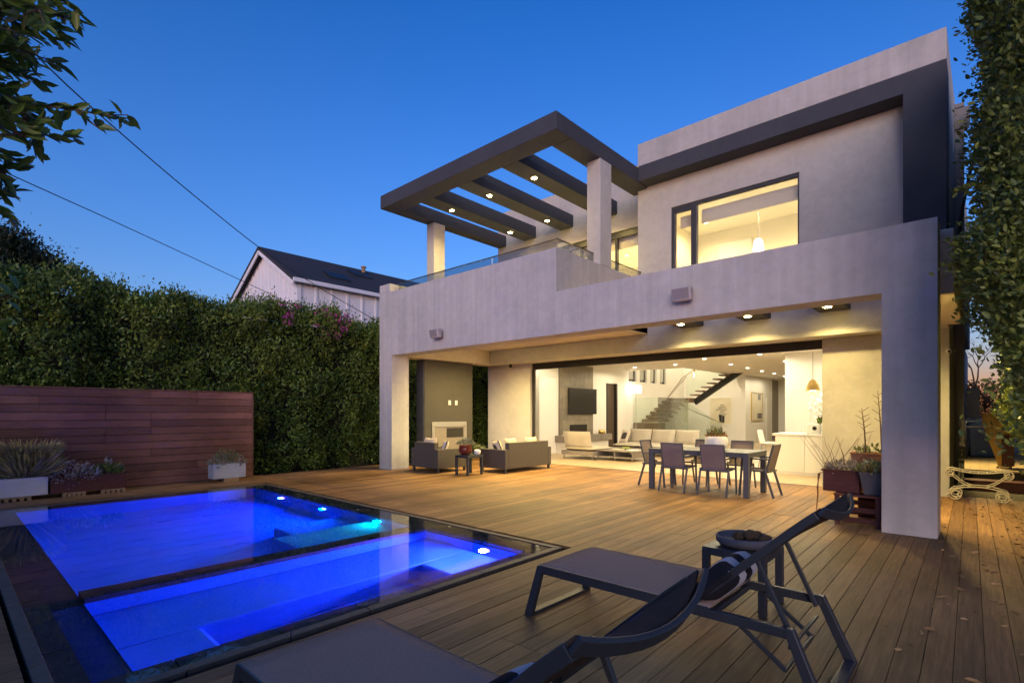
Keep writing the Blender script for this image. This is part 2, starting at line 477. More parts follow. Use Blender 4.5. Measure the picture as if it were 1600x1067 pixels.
mat('print_black', (0.02, 0.02, 0.022), rough=0.7)
mat('print_grey', (0.28, 0.27, 0.28), (0.2, 0.2, 0.2), 20, rough=0.7)
mat('paper_cream', (0.70, 0.64, 0.50), (0.64, 0.58, 0.44), 3, rough=0.7)
mat('green_fruit', (0.35, 0.42, 0.06), rough=0.5)
stripe_mat('pillow_stripe', (0.020, 0.020, 0.024), (0.46, 0.45, 0.47), 0, 5.2, 0.30, 0.5)
stripe_mat('pillow_zebra', (0.08, 0.07, 0.07), (0.62, 0.55, 0.46), 2, 12, 0.2, 0.4)
WARM = (1.0, 0.73, 0.25)
WARM_IN = (1.0, 0.87, 0.58)
WARM_UP = (1.0, 0.79, 0.43)
emit_mat('lamp_warm', WARM, 40.0)
emit_mat('lamp_inside', WARM_IN, 6.0)
emit_mat('lamp_shade_glow', (1.0, 0.86, 0.62), 1.2)
emit_mat('pool_lens_violet', (0.12, 0.06, 1.0), 20.0)
emit_mat('pool_lens_blue', (0.02, 0.10, 1.0), 20.0)
emit_mat('pool_lens_teal', (0.0, 0.75, 0.62), 15.0)
emit_mat('switch_lit', (1.0, 0.88, 0.6), 0.1)

# ---------------------------------------------------------------- geometry helpers


class MB:
    """Collects shapes; build() links them as one mesh object."""

    def __init__(s):
        s.v, s.f = [], []

    def add(s, vs, fs):
        n = len(s.v)
        s.v += [tuple(p) for p in vs]
        s.f += [tuple(i + n for i in q) for q in fs]
        return s

    def box(s, x0, x1, y0, y1, z0, z1):
        return s.add([(x0, y0, z0), (x1, y0, z0), (x1, y1, z0), (x0, y1, z0), (x0, y0, z1), (x1, y0, z1), (x1, y1, z1), (x0, y1, z1)],
                     [(0, 3, 2, 1), (4, 5, 6, 7), (0, 1, 5, 4), (1, 2, 6, 5), (2, 3, 7, 6), (3, 0, 4, 7)])

    def hexa(s, b, t):
        return s.add(list(b) + list(t), [(0, 3, 2, 1), (4, 5, 6, 7), (0, 1, 5, 4), (1, 2, 6, 5), (2, 3, 7, 6), (3, 0, 4, 7)])

    def bar(s, a, b, w, h, up=(0, 0, 1)):
        a, b = Vector(a), Vector(b)
        d = (b - a).normalized()
        up = Vector(up)
        if abs(d.dot(up)) > 0.98:
            up = Vector((1, 0, 0))
        r = d.cross(up).normalized() * (w / 2)
        u = r.cross(d).normalized() * (h / 2)
        return s.hexa([a - r - u, a + r - u, a + r + u, a - r + u], [b - r - u, b + r - u, b + r + u, b - r + u])

    def tube(s, pts, r, n=8, cap=True):
        pts = [Vector(p) for p in pts]
        rr = r if isinstance(r, (list, tuple)) else [r] * len(pts)
        rings = []
        prev = None
        for i, p in enumerate(pts):
            d = (pts[min(i + 1, len(pts) - 1)] - pts[max(i - 1, 0)]).normalized()
            ref = Vector((0, 0, 1)) if abs(d.z) < 0.9 else Vector((1, 0, 0))
            x = d.cross(ref).normalized()
            if prev is not None and x.dot(prev) < 0:
                x = -x
            prev = x
            y = d.cross(x).normalized()
            rings.append([p + (x * math.cos(2 * PI * k / n) + y * math.sin(2 * PI * k / n)) * rr[i] for k in range(n)])
        vs = [q for ring in rings for q in ring]
        fs = []
        for i in range(len(pts) - 1):
            for k in range(n):
                a, b = i * n + k, i * n + (k + 1) % n
                fs.append((a, b, b + n, a + n))
        if cap:
            fs.append(tuple(range(n - 1, -1, -1)))
            fs.append(tuple((len(pts) - 1) * n + k for k in range(n)))
        return s.add(vs, fs)

    def lathe(s, prof, c=(0, 0, 0), n=24, sx=1.0, sy=1.0):
        vs, fs = [], []
        for r, z in prof:
            for k in range(n):
                t = 2 * PI * k / n
                vs.append((c[0] + r * sx * math.cos(t), c[1] + r * sy * math.sin(t), c[2] + z))
        for i in range(len(prof) - 1):
            for k in range(n):
                a, b = i * n + k, i * n + (k + 1) % n
                fs.append((a, b, b + n, a + n))
        fs.append(tuple(range(n - 1, -1, -1)))
        fs.append(tuple((len(prof) - 1) * n + k for k in range(n)))
        return s.add(vs, fs)

    def sweep(s, pts, w, h, up=(0, 0, 1)):
        """A rectangular bar swept along points without breaks."""
        pts = [Vector(p) for p in pts]
        up = Vector(up)
        vs, fs = [], []
        for i, p in enumerate(pts):
            d = (pts[min(i + 1, len(pts) - 1)] - pts[max(i - 1, 0)]).normalized()
            r = d.cross(up).normalized() * (w / 2)
            u = r.cross(d).normalized() * (h / 2)
            vs += [p - r - u, p + r - u, p + r + u, p - r + u]
        for i in range(len(pts) - 1):
            for k in range(4):
                a, b = i * 4 + k, i * 4 + (k + 1) % 4
                fs.append((a, b, b + 4, a + 4))
        e = (len(pts) - 1) * 4
        fs += [(3, 2, 1, 0), (e, e + 1, e + 2, e + 3)]
        return s.add(vs, fs)

    def disc(s, c, r, axis='z', n=16, t=0.01):
        m = MB().lathe([(r, 0), (r, t)], n=n)
        out = []
        for x, y, z in m.v:
            if axis == 'z':
                p = (x, y, z)
            elif axis == 'y':
                p = (x, z, y)
            else:
                p = (z, x, y)
            out.append((c[0] + p[0], c[1] + p[1], c[2] + p[2]))
        return s.add(out, m.f)

    def pillow(s, c, ax, ay, az, n=9, pinch=0.08):
        """A stuffed cushion: half sizes ax, ay, az are vectors."""
        c, ax, ay, az = Vector(c), Vector(ax), Vector(ay), Vector(az)
        for sign in (1, -1):
            vs, fs = [], []
            for i in range(n):
                for j in range(n):
                    u, v = -1 + 2 * i / (n - 1), -1 + 2 * j / (n - 1)
                    h = (max(0.0, (1 - u ** 4) * (1 - v ** 4))) ** 0.55
                    k = 1 - pinch * (1 - abs(v) ** 2) * abs(u) ** 6 - 0
                    k2 = 1 - pinch * (1 - abs(u) ** 2) * abs(v) ** 6
                    vs.append(c + ax * u * k + ay * v * k2 + az * h * sign)
            for i in range(n - 1):
                for j in range(n - 1):
                    q = (i * n + j, (i + 1) * n + j, (i + 1) * n + j + 1, i * n + j + 1)
                    fs.append(q if sign > 0 else q[::-1])
            s.add(vs, fs)
        return s

    def build(s, name, material, parent=None, smooth=False, bevel=0.0, local=False, mods=2):
        me = bpy.data.meshes.new(name)
        off = Vector((0, 0, 0))
        if parent is not None and not local:
            off = wloc(parent)
        me.from_pydata([(x - off.x, y - off.y, z - off.z) for x, y, z in s.v], [], s.f)
        me.validate()
        me.update()
        o = bpy.data.objects.new(name, me)
        COL.objects.link(o)
        for mm in (material if isinstance(material, (list, tuple)) else [material]):
            me.materials.append(MATS[mm])
        if smooth:
            me.shade_smooth()
        if parent is not None:
            o.parent = parent
        if bevel:
            b = o.modifiers.new('bevel', 'BEVEL')
            b.width = bevel; b.segments = mods; b.limit_method = 'ANGLE'; b.angle_limit = rad(40)
        return o


def wloc(o):
    l = Vector(o.location)
    while o.parent is not None:
        o = o.parent
        l += Vector(o.location)
    return l


def thing(name, label, cat, loc=(0, 0, 0), rz=0.0, group=None, kind=None):
    o = bpy.data.objects.new(name, None)
    o.empty_display_size = 0.2
    COL.objects.link(o)
    o.location = loc
    o.rotation_euler = (0, 0, rz)
    return tag(o, label, cat, group, kind)


def tag(o, label=None, cat=None, group=None, kind=None):
    if label: o['label'] = label
    if cat: o['category'] = cat
    if group: o['group'] = group
    if kind: o['kind'] = kind
    return o


def copy_tree(o, parent=None):
    c = o.copy()
    COL.objects.link(c)
    if parent is not None:
        c.parent = parent
    for ch in list(o.children):
        copy_tree(ch, c)
    return c


def leaf_mesh(name, P, A, S, width=0.5, jitter=0.6, fold=0.25, material='hedge_leaf', parent=None, kind='stuff'):
    """P points, A leaf axes, S lengths: one folded pointed leaf of four triangles at each point."""
    n = len(P)
    A = A + RNG.normal(0, jitter, (n, 3))
    A /= np.linalg.norm(A, axis=1)[:, None] + 1e-9
    R = RNG.normal(0, 1, (n, 3))
    B = np.cross(A, R); B /= np.linalg.norm(B, axis=1)[:, None] + 1e-9
    Nn = np.cross(A, B)
    S = S[:, None]
    W = S * width * 0.5
    v = np.empty((n, 6, 3))
    v[:, 0] = P
    v[:, 1] = P + A * S * 0.28 + B * W * 0.85 + Nn * W * fold
    v[:, 2] = P + A * S * 0.66 + B * W * 0.80 + Nn * W * fold * 0.7
    v[:, 3] = P + A * S * 1.0 - Nn * S * 0.10
    v[:, 4] = P + A * S * 0.66 - B * W * 0.80 + Nn * W * fold * 0.7
    v[:, 5] = P + A * S * 0.28 - B * W * 0.85 + Nn * W * fold
    base = (np.arange(n) * 6)[:, None]
    tri = np.array([[0, 1, 2], [0, 2, 3], [0, 3, 4], [0, 4, 5]])
    F = (base[:, :, None] + tri[None]).reshape(-1, 3)
    me = bpy.data.meshes.new(name)
    off = np.array(wloc(parent)) if parent is not None else np.zeros(3)
    V = (v.reshape(-1, 3) - off).astype(np.float32)
    me.vertices.add(len(V)); me.vertices.foreach_set('co', V.ravel())
    me.loops.add(F.size); me.loops.foreach_set('vertex_index', F.ravel().astype(np.int32))
    me.polygons.add(len(F)); me.polygons.foreach_set('loop_start', np.arange(0, F.size, 3, dtype=np.int32))
    me.polygons.foreach_set('loop_total', np.full(len(F), 3, dtype=np.int32))
    me.update(calc_edges=True)
    me.materials.append(MATS[material])
    o = bpy.data.objects.new(name, me)
    COL.objects.link(o)
    if parent is not None: o.parent = parent
    if kind: o['kind'] = kind
    return o


def spot(name, loc, target, power, color, size=150, blend=0.6, radius=0.04, parent=None):
    d = bpy.data.lights.new(name, 'SPOT')
    d.energy = power; d.color = color; d.spot_size = rad(size); d.spot_blend = blend; d.shadow_soft_size = radius
    o = bpy.data.objects.new(name, d)
    COL.objects.link(o)
    dirv = (Vector(target) - Vector(loc)).normalized()
    o.rotation_euler = dirv.to_track_quat('-Z', 'Y').to_euler()
    if parent is not None:
        o.parent = parent
        o.location = Vector(loc) - wloc(parent)
    else:
        o.location = loc
    return o


def point(name, loc, power, color, radius=0.06, parent=None):
    d = bpy.data.lights.new(name, 'POINT')
    d.energy = power; d.color = color; d.shadow_soft_size = radius
    o = bpy.data.objects.new(name, d)
    COL.objects.link(o)
    if parent is not None:
        o.parent = parent
        o.location = Vector(loc) - wloc(parent)
    else:
        o.location = loc
    return o


def downlight(root, x, y, z, power, color, r=0.05, matn='lamp_warm', size=140, blend=0.7):
    """Round recessed lamp: trim ring, glowing lens and its own light."""
    t = MB().lathe([(r * 1.5, -0.012), (r * 1.5, 0.0)], (x, y, z), 20).build('downlight', 'white_paint', root)
    MB().lathe([(r, -0.018), (r, -0.0125)], (x, y, z), 16).build('lens', matn, t)
    spot('downlight_lamp', (x, y, z - 0.03), (x, y, z - 2), power, color, size, blend, r * 0.9, t)
    return t
# ---------------------------------------------------------------- ground, deck, pool
g = MB()
# one sheet to the horizon with a rectangular opening under deck and pool
x0, x1, y0, y1, B = -12.3, 3.2, -3.6, 11.24, 600
g.add([(-B, -B, -0.16), (B, -B, -0.16), (B, B, -0.16), (-B, B, -0.16), (x0, y0, -0.16), (x1, y0, -0.16), (x1, y1, -0.16), (x0, y1, -0.16)],
      [(0, 1, 5, 4), (1, 2, 6, 5), (2, 3, 7, 6), (3, 0, 4, 7)])
tag(g.build('ground', 'ground_soil'), kind='structure')
# bed under the boards, left open where the pool is
bed = MB()
bed.box(x0, -10.66, y0, y1, -0.30, -0.06)
bed.box(-3.15, x1, y0, y1, -0.30, -0.06)
bed.box(-10.66, -3.15, 4.45, y1, -0.30, -0.06)
bed.box(-10.66, -3.15, y0, 0.27, -0.30, -0.06)
tag(bed.build('deck_bed', 'under_deck'), kind='structure')

deck = thing('deck', None, None, (0, 0, 0), rad(1.1), kind='structure')
TH = rad(1.1)
PITCH, GAP, BH = 0.1325, 0.0034, 0.03
board_cache = {}


def board(u, v0, v1):
    """One board in deck coordinates (u across, v along), centred mesh shared by boards of equal length."""
    L_ = round((v1 - v0) / 0.05) * 0.05
    key = round(L_, 2)
    if key not in board_cache:
        w, h = (PITCH - GAP) / 2, L_ / 2 - 0.002
        c = 0.002
        m = MB()
        m.add([(-w, -h, -BH), (w, -h, -BH), (w, h, -BH), (-w, h, -BH),
               (-w, -h, -c), (w, -h, -c), (w, h, -c), (-w, h, -c),
               (-w + c, -h, 0), (w - c, -h, 0), (w - c, h, 0), (-w + c, h, 0)],
              [(0, 1, 5, 4), (2, 3, 7, 6), (1, 2, 6, 5), (3, 0, 4, 7), (4, 5, 9, 8), (6, 7, 11, 10), (5, 6, 10, 9), (7, 4, 8, 11), (8, 9, 10, 11)])
        o = m.build('deck_board', 'deck_wood', deck, local=True)
        board_cache[key] = o.data
    else:
        o = bpy.data.objects.new('deck_board', board_cache[key])
        COL.objects.link(o)
        o.parent = deck
    o.location = (u, (v0 + v1) / 2, random.uniform(-0.0012, 0.0012))
    return o


extra = MB()
n_boards = 0
ncol = 0
u = -11.93
brnd = random.Random(3)
while u < 1.25:
    wx = u                                    # close enough to the world X for choosing spans
    spans = []
    if -10.66 < wx < -3.16:
        spans = [(4.44 - u * TH * 1.0, 11.28 - u * TH)]
        v = -1.6
        w = (PITCH - GAP) / 2
        extra.box(u - w, u + w, -2.2, 0.30 - u * TH, -BH, 0.0)
    else:
        top = 11.28 - u * TH if wx < -0.45 else 11.55
        spans = [(-1.2, top)]
    for a, b in spans:
        v = a
        first = True
        while b - v > 0.02:
            L_ = brnd.choice([4.2, 4.8, 5.4]) if not first else brnd.choice([2.2, 3.0, 3.6, 4.4, 5.0])
            first = False
            e = min(b, v + L_)
            if b - e < 1.0:
                e = b
            board(u, v, e)
            n_boards += 1
            v = e
    u += PITCH
eb = extra.build('deck_board', 'deck_wood', deck, local=True)
eb['kind'] = 'stuff'

# swimming pool: stone rim just under the water, two basins, a divider between them
pool = thing('swimming_pool', None, None, (-6.9, 2.4, 0), kind='structure')
OUT = [(-3.215, 0.33), (-3.285, 4.385), (-10.56, 4.385), (-10.60, 0.33)]   # outer rim
MAIN = [(-5.32, 0.74), (-5.32, 4.03), (-10.25, 4.03), (-10.25, 0.74)]
SPA = [(-3.46, 0.74), (-3.49, 4.00), (-5.06, 4.00), (-5.06, 0.74)]
ZR, ZW = -0.030, -0.008


def stone_run(poly, z0, z1, name='coping_stone', matn='pool_stone'):
    return MB().hexa([(x, y, z0) for x, y in poly], [(x, y, z1) for x, y in poly]).build(name, matn, pool)


def strip_stones(a0, a1, b0, b1, n, z0, z1):
    """Coping between outer edge a0-a1 and inner edge b0-b1 cut into n stones with open joints."""
    for i in range(n):
        s, t = i / n + 0.0012, (i + 1) / n - 0.0012
        L1 = lambda p, q, k: (p[0] + (q[0] - p[0]) * k, p[1] + (q[1] - p[1]) * k)
        stone_run([L1(a0, a1, s), L1(a0, a1, t), L1(b0, b1, t), L1(b0, b1, s)], z0, z1)


strip_stones(OUT[0], OUT[1], (SPA[0][0] - 0.002, 0.33), (SPA[1][0] - 0.002, 4.385), 7, -0.14, ZR)          # right run
strip_stones((-3.50, 4.385), (-10.25, 4.385), (-3.50, 4.02), (-10.25, 4.04), 11, -0.14, ZR)  # house run
strip_stones((-10.255, 0.33), (-10.255, 4.385), (-10.57, 0.33), (-10.55, 4.385), 7, -0.14, ZR)
strip_stones((-3.47, 0.33), (-10.25, 0.33), (-3.47, 0.54), (-10.25, 0.54), 11, -0.14, ZR)
strip_stones((-5.08, 0.541), (-10.25, 0.541), (-5.08, 0.737), (-10.25, 0.737), 8, -0.30, -0.16)
MB().box(-5.078, -3.48, 0.541, 0.737, -0.40, -0.17).build('spa_ledge', 'pool_tile_dark', pool)
strip_stones((-5.315, 0.74), (-5.315, 4.02), (-5.065, 0.74), (-5.065, 4.00), 5, -0.14, ZR + 0.012)
# basin shells, open at the top
ZM, ZB, ZT = -1.15, -0.46, -0.92
sh = MB()
m4 = MAIN
for i in range(4):
    p, q = m4[i], m4[(i + 1) % 4]
    sh.add([(*p, -0.142), (*q, -0.142), (*q, ZM), (*p, ZM)], [(0, 1, 2, 3)])
sh.add([(*p, ZM) for p in m4], [(0, 1, 2, 3)])
sh.build('basin', 'pool_plaster', pool)
sp_ = MB()
for i in range(4):
    p, q = SPA[i], SPA[(i + 1) % 4]
    sp_.add([(*p, -0.142), (*q, -0.142), (*q, ZT), (*p, ZT)], [(0, 1, 2, 3)])
sp_.add([(*p, ZT) for p in SPA], [(0, 1, 2, 3)])
sp_.build('spa_basin', 'pool_plaster', pool)
# spa bench: broad seat along the divider, narrow ledge on the deck side, foot well between
be = MB()
be.box(-5.055, -4.28, 0.745, 3.995, ZT + 0.002, ZB)
be.box(-4.278, -3.475, 0.745, 1.30, ZT + 0.002, ZB)
be.box(-3.76, -3.50, 1.302, 3.99, ZT + 0.002, ZB)
be.box(-4.278, -3.762, 3.30, 3.99, ZT + 0.002, ZB)
be.build('spa_bench', 'pool_plaster', pool, bevel=0.03)
st = MB(); st.box(-6.35, -5.33, 2.70, 4.02, ZM + 0.002, -0.42)
st.build('pool_step', 'pool_plaster', pool, bevel=0.02)
st = MB(); st.box(-7.15, -6.352, 3.05, 4.02, ZM + 0.002, -0.70)
st.build('pool_step', 'pool_plaster', pool, bevel=0.02)
# outer shell so the basins are closed bodies seen from anywhere
ob = MB().box(-10.72, -3.10, 0.22, 4.50, -1.4, -1.2)
ob.box(-10.72, -10.62, 0.22, 4.50, -1.198, -0.145).box(-3.20, -3.10, 0.22, 4.50, -1.198, -0.145)
ob.box(-10.618, -3.202, 4.40, 4.50, -1.198, -0.145).box(-10.618, -3.202, 0.22, 0.31, -1.198, -0.145)
ob.build('pool_shell', 'under_deck', pool)

def pool_light(x, y, z, lens, color, power, target):
    t = MB().disc((x, y - 0.012, z), 0.075, 'y', 20, 0.012).build('pool_light', 'brushed_steel', pool)
    MB().disc((x, y - 0.022, z), 0.055, 'y', 20, 0.0095).build('lens', lens, t)
    spot('pool_lamp', (x, y - 0.04, z), target, power, color, 172, 0.5, 0.05, t)

DEEP = (0.0, 0.06, 1.0)
pool_light(-9.05, 4.03, -0.42, 'pool_lens_violet', (0.004, 0.03, 1.0), 60, (-9.05, 0, -0.60))
pool_light(-7.60, 4.03, -0.42, 'pool_lens_blue', DEEP, 66, (-7.6, 0, -0.6))
pool_light(-6.12, 4.03, -0.30, 'pool_lens_teal', (0.0, 0.52, 0.55), 8, (-6.6, 0, -0.7))
pool_light(-4.02, 3.99, -0.28, 'pool_lens_violet', (0.10, 0.07, 1.0), 190, (-4.1, 2.6, -0.75))

wv, wf = [], []
nx, ny = 60, 34
wm = MB()
LIP = 0.075
LO = [(OUT[0][0] - LIP, OUT[0][1] + LIP), (OUT[1][0] - LIP, OUT[1][1] - LIP), (OUT[2][0] + LIP, OUT[2][1] - LIP), (OUT[3][0] + LIP, OUT[3][1] + LIP)]
def lip(a, b, c, d, n):
    for i in range(n):
        s, t = i / n + 0.001, (i + 1) / n - 0.001
        L1 = lambda p, q, k: (p[0] + (q[0] - p[0]) * k, p[1] + (q[1] - p[1]) * k)
        P4 = [L1(a, b, s), L1(a, b, t), L1(d, c, t), L1(d, c, s)]
        MB().hexa([(x, y, ZR + 0.001) for x, y in P4], [(x, y, -0.001) for x, y in P4]).build('edge_stone', 'coping_dry', pool, bevel=0.004)
lip(OUT[0], OUT[1], LO[1], LO[0], 7); lip(OUT[1], OUT[2], LO[2], LO[1], 11); lip(OUT[2], OUT[3], LO[3], LO[2], 7); lip(OUT[3], OUT[0], LO[0], LO[3], 11)
for i in range(nx + 1):
    for j in range(ny + 1):
        s, t = i / nx, j / ny
        xa = LO[3][0] + (LO[0][0] - LO[3][0]) * s
        xb = LO[2][0] + (LO[1][0] - LO[2][0]) * s
        wv.append((xa + (xb - xa) * t, LO[0][1] + (LO[1][1] - LO[0][1]) * t, ZW))
for i in range(nx):
    for j in range(ny):
        a = i * (ny + 1) + j
        wf.append((a, a + ny + 1, a + ny + 2, a + 1))
wm.add(wv, wf)
tag(wm.build('water', 'pool_water', None, smooth=True), kind='structure')

# ---------------------------------------------------------------- the house
house = thing('modern_house', 'two storey pale stucco house with dark pergola, lit rooms and open patio front', 'house', (-5.8, 9.5, 0))


def hb(name, matn, *boxes, bevel=0.012, parent=None):
    m = MB()
    for b in boxes:
        m.box(*b)
    return m.build(name, matn, parent or house, bevel=bevel)


YF, YB, YW, YG = 7.46, 7.88, 10.85, 11.30
XR, XL = -0.42, -11.30
ZS = 2.80
hb('column', 'stucco_streaked', (-0.93, XR, YF, 7.98, -0.05, ZS), bevel=0)
hb('column', 'stucco_streaked', (XL, -10.78, YF, 7.97, -0.05, ZS), bevel=0)
hb('front_beam', 'stucco_streaked', (-5.73, XR, YF, YB, ZS, 3.57), bevel=0)
hb('balcony_parapet', 'stucco_streaked', (XL, -5.73, YF, YB, ZS, 4.36), bevel=0)
hb('parapet_block', 'stucco_streaked', (XL, -10.86, YF, 8.10, 4.361, 4.57))
hb('balcony_side_wall', 'stucco_streaked', (-5.97, -5.73, YB + 0.001, YW - 0.001, 3.18, 4.36))
hb('balcony_slab', 'soffit_paint', (-10.78, -5.73, YB + 0.001, YW, 3.182, 3.5), (XL, -5.975, YW, 11.75, 3.182, 3.5))
hb('left_side_beam', 'soffit_paint', (XL, -10.781, 7.971, YG - 0.001, ZS - 0.002, 3.5))
hb('left_parapet', 'stucco', (XL, -11.06, 8.101, 11.75, 3.501, 4.30))
hb('right_side_beam', 'soffit_paint', (-0.90, -0.30, 7.981, YW - 0.001, ZS - 0.003, 3.56))
# ground floor walls
hb('patio_wall', 'stucco', (XL, -9.62, YG, 11.60, -0.05, ZS - 0.004))
hb('patio_wall', 'stucco', (-2.34, -0.48, YG, 11.60, -0.05, ZS - 0.004))
hb('lintel', 'stucco', (-10.779, -5.735, YW, 11.60, ZS - 0.002, 3.181), (-5.734, -0.481, YW, 11.60, ZS - 0.002, 3.57))
hb('side_wall', 'stucco', (-0.70, -0.481, 11.601, 15.3, -0.05, 3.57), (-0.90, -0.60, 15.301, 27.0, -0.05, 3.57))
# upper box: wall with a window opening
WX0, WX1, WXM, WZ0, WZ1 = -5.16, -2.62, -4.66, 3.95, 5.90
wl_ = MB()
wl_.box(-5.97, WX0, YW, 11.05, 3.571, 6.52)
wl_.box(WX1, -1.03, YW, 11.05, 3.571, 6.52)
wl_.box(WX0, WX1, YW, 11.05, 3.571, WZ0)
wl_.box(WX0, WX1, YW, 11.05, WZ1, 6.52)
wl_.build('upper_wall', 'stucco', house)
hb('fascia', 'stucco_streaked', (-5.76, -0.48, 10.45, 11.05, 6.845, 7.34))
hb('frame_band', 'stucco_dark', (-5.73, -1.02, 10.45, 11.05, 6.521, 6.844), bevel=0)
hb('frame_leg', 'stucco_dark', (-1.02, -0.481, 10.45, 11.05, 4.15, 6.844), bevel=0)
hb('frame_leg_base', 'stucco', (-1.02, -0.482, 10.451, 11.05, 3.571, 4.149))
hb('upper_side_wall', 'stucco', (-0.70, -0.481, 11.051, 24.0, 3.571, 7.338), (-0.98, -0.701, 11.051, 11.25, 3.571, 7.3))
hb('upper_left_wall', 'stucco', (-5.97, -5.80, 11.051, 11.75, 3.571, 7.338))
hb('roof', 'soffit_paint', (-5.97, -0.702, 11.051, 24.0, 6.60, 7.05), (XL, -5.972, 11.951, 24.0, 6.60, 7.05))
# balcony wing wall with its sliding doors
DX0, DX1, DZ1 = -9.35, -6.0, 6.05
ww = MB()
ww.box(XL, DX0, 11.75, 11.95, 3.181, 7.56)
ww.box(DX0, -5.972, 11.75, 11.95, DZ1, 7.56)
ww.build('wing_wall', 'stucco', house)
hb('wing_side_wall', 'stucco', (XL, XL + 0.2, 11.951, 24.0, 2.80, 7.55))
dfm = hb('balcony_door_frame', 'black_track', (DX0, DX1, 11.80, 11.90, DZ1 - 0.16, DZ1 - 0.001), (DX0, DX0 + 0.06, 11.80, 11.90, 3.501, DZ1 - 0.161),
         (DX0 + 1.1, DX0 + 1.16, 11.80, 11.90, 3.501, DZ1 - 0.161), (DX0 + 2.2, DX0 + 2.26, 11.80, 11.90, 3.501, DZ1 - 0.161), bevel=0.004)
hb('pane', 'clear_glass', (DX0 + 0.06, DX1, 11.84, 11.855, 3.51, DZ1 - 0.165), bevel=0, parent=dfm)
hb('roller_blind', 'blind_fabric', (DX0 + 0.08, DX1, 11.93, 11.94, DZ1 - 0.42, DZ1 - 0.10), bevel=0)
# pergola over the balcony
pg = thing('pergola', None, None, (0, 0, 0)); pg.parent = house
ZP0, ZP1 = 6.49, 6.82
hb('front_rafter', 'stucco_dark', (-11.27, -5.73, YF, 7.91, ZP0, ZP1), parent=pg)
hb('side_rafter', 'stucco_dark', (-6.18, -5.731, 7.911, 11.05, ZP0 - 0.001, ZP1), parent=pg)
hb('side_rafter', 'stucco_dark', (-11.27, -10.95, 7.911, 11.749, ZP0 - 0.001, ZP1 - 0.001), parent=pg)
for xx in (-10.21, -8.88, -7.50):
    hb('rafter', 'stucco_dark', (xx, xx + 0.45, 7.911, 11.749, ZP0 - 0.001, ZP1 - 0.001), parent=pg)
hb('post', 'stucco', (-6.05, -5.731, 8.90, 9.32, 4.361, ZP0 - 0.002), parent=pg)
hb('post', 'stucco', (-11.26, -10.95, 8.92, 9.30, 4.301, ZP0 - 0.002), parent=pg)
for x, y in ((-9.98, 8.70), (-8.65, 8.70), (-7.28, 8.70), (-9.98, 10.87), (-8.65, 10.87), (-7.28, 10.87)):
    downlight(house, x, y, ZP0 - 0.002, 42, WARM, 0.05, 'lamp_warm', 150)
# dark stub beams across the open slot behind the front beam
for xx in (-2.29, -3.60, -4.92):
    hb('cross_beam', 'stucco_dark', (xx, xx + 0.49, YB + 0.001, YW - 0.001, 3.22, 3.50))
    downlight(house, xx + 0.25, 10.26, 3.218, 42, WARM, 0.055, 'lamp_warm', 142, 0.5)
for x in (-9.6, -8.25, -6.9):
    downlight(house, x, 9.80, 3.181, 72, WARM, 0.05, 'lamp_warm', 150)
    downlight(house, x, 8.95, 3.181, 54, WARM, 0.05, 'lamp_warm', 150)
for y in (8.35, 9.2):
    downlight(house, -0.62, y, 2.796, 46, WARM, 0.05, 'lamp_warm', 156, 0.4)
# balcony glass
for a, b in ((-10.84, -9.25), (-9.24, -7.60), (-7.59, -5.90)):
    hb('glass_panel', 'rail_glass', (a, b, 7.70, 7.714, 4.361, 4.60), bevel=0)
hb('glass_panel', 'rail_glass', (-5.90, -5.886, 7.72, 8.895, 4.361, 4.60), bevel=0)
hb('glass_panel', 'rail_glass', (-5.90, -5.886, 9.325, 10.84, 4.361, 4.60), bevel=0)
hb('rail_cap', 'black_track', (-10.84, -5.88, 7.695, 7.72, 4.601, 4.615), (-5.905, -5.88, 7.721, 8.895, 4.601, 4.615), (-5.905, -5.88, 9.325, 10.84, 4.601, 4.615), bevel=0)
# upper window
wf_ = hb('window', 'dark_metal', (WX0, WX1, 10.88, 10.98, WZ1 - 0.06, WZ1 - 0.001), (WX0, WX0 + 0.07, 10.88, 10.98, WZ0 + 0.001, WZ1 - 0.061),
         (WX1 - 0.035, WX1, 10.88, 10.98, WZ0 + 0.001, WZ1 - 0.061), (WXM - 0.06, WXM + 0.06, 10.87, 10.98, WZ0 + 0.001, WZ1 - 0.061),
         (WX0 + 0.071, WXM - 0.061, 10.89, 10.97, WZ1 - 0.13, WZ1 - 0.061), bevel=0.004)
hb('pane', 'clear_glass', (WX0 + 0.06, WX1 - 0.03, 10.925, 10.937, WZ0 + 0.01, WZ1 - 0.05), bevel=0, parent=wf_)
bl = MB()
for k in range(4):
    bl.box(WXM + 0.08, WX1 - 0.02, 11.10 + 0.012 * k, 11.11 + 0.012 * k, WZ1 - 0.42 + 0.0 * k, WZ1 - 0.16 + 0.02 * k - 0.06 * (k % 2))
bl.build('roman_blind', 'blind_fabric', house)
hb('roman_blind', 'blind_fabric', (WX0 + 0.10, WXM - 0.08, 11.10, 11.13, WZ1 - 0.42, WZ1 - 0.17), bevel=0)
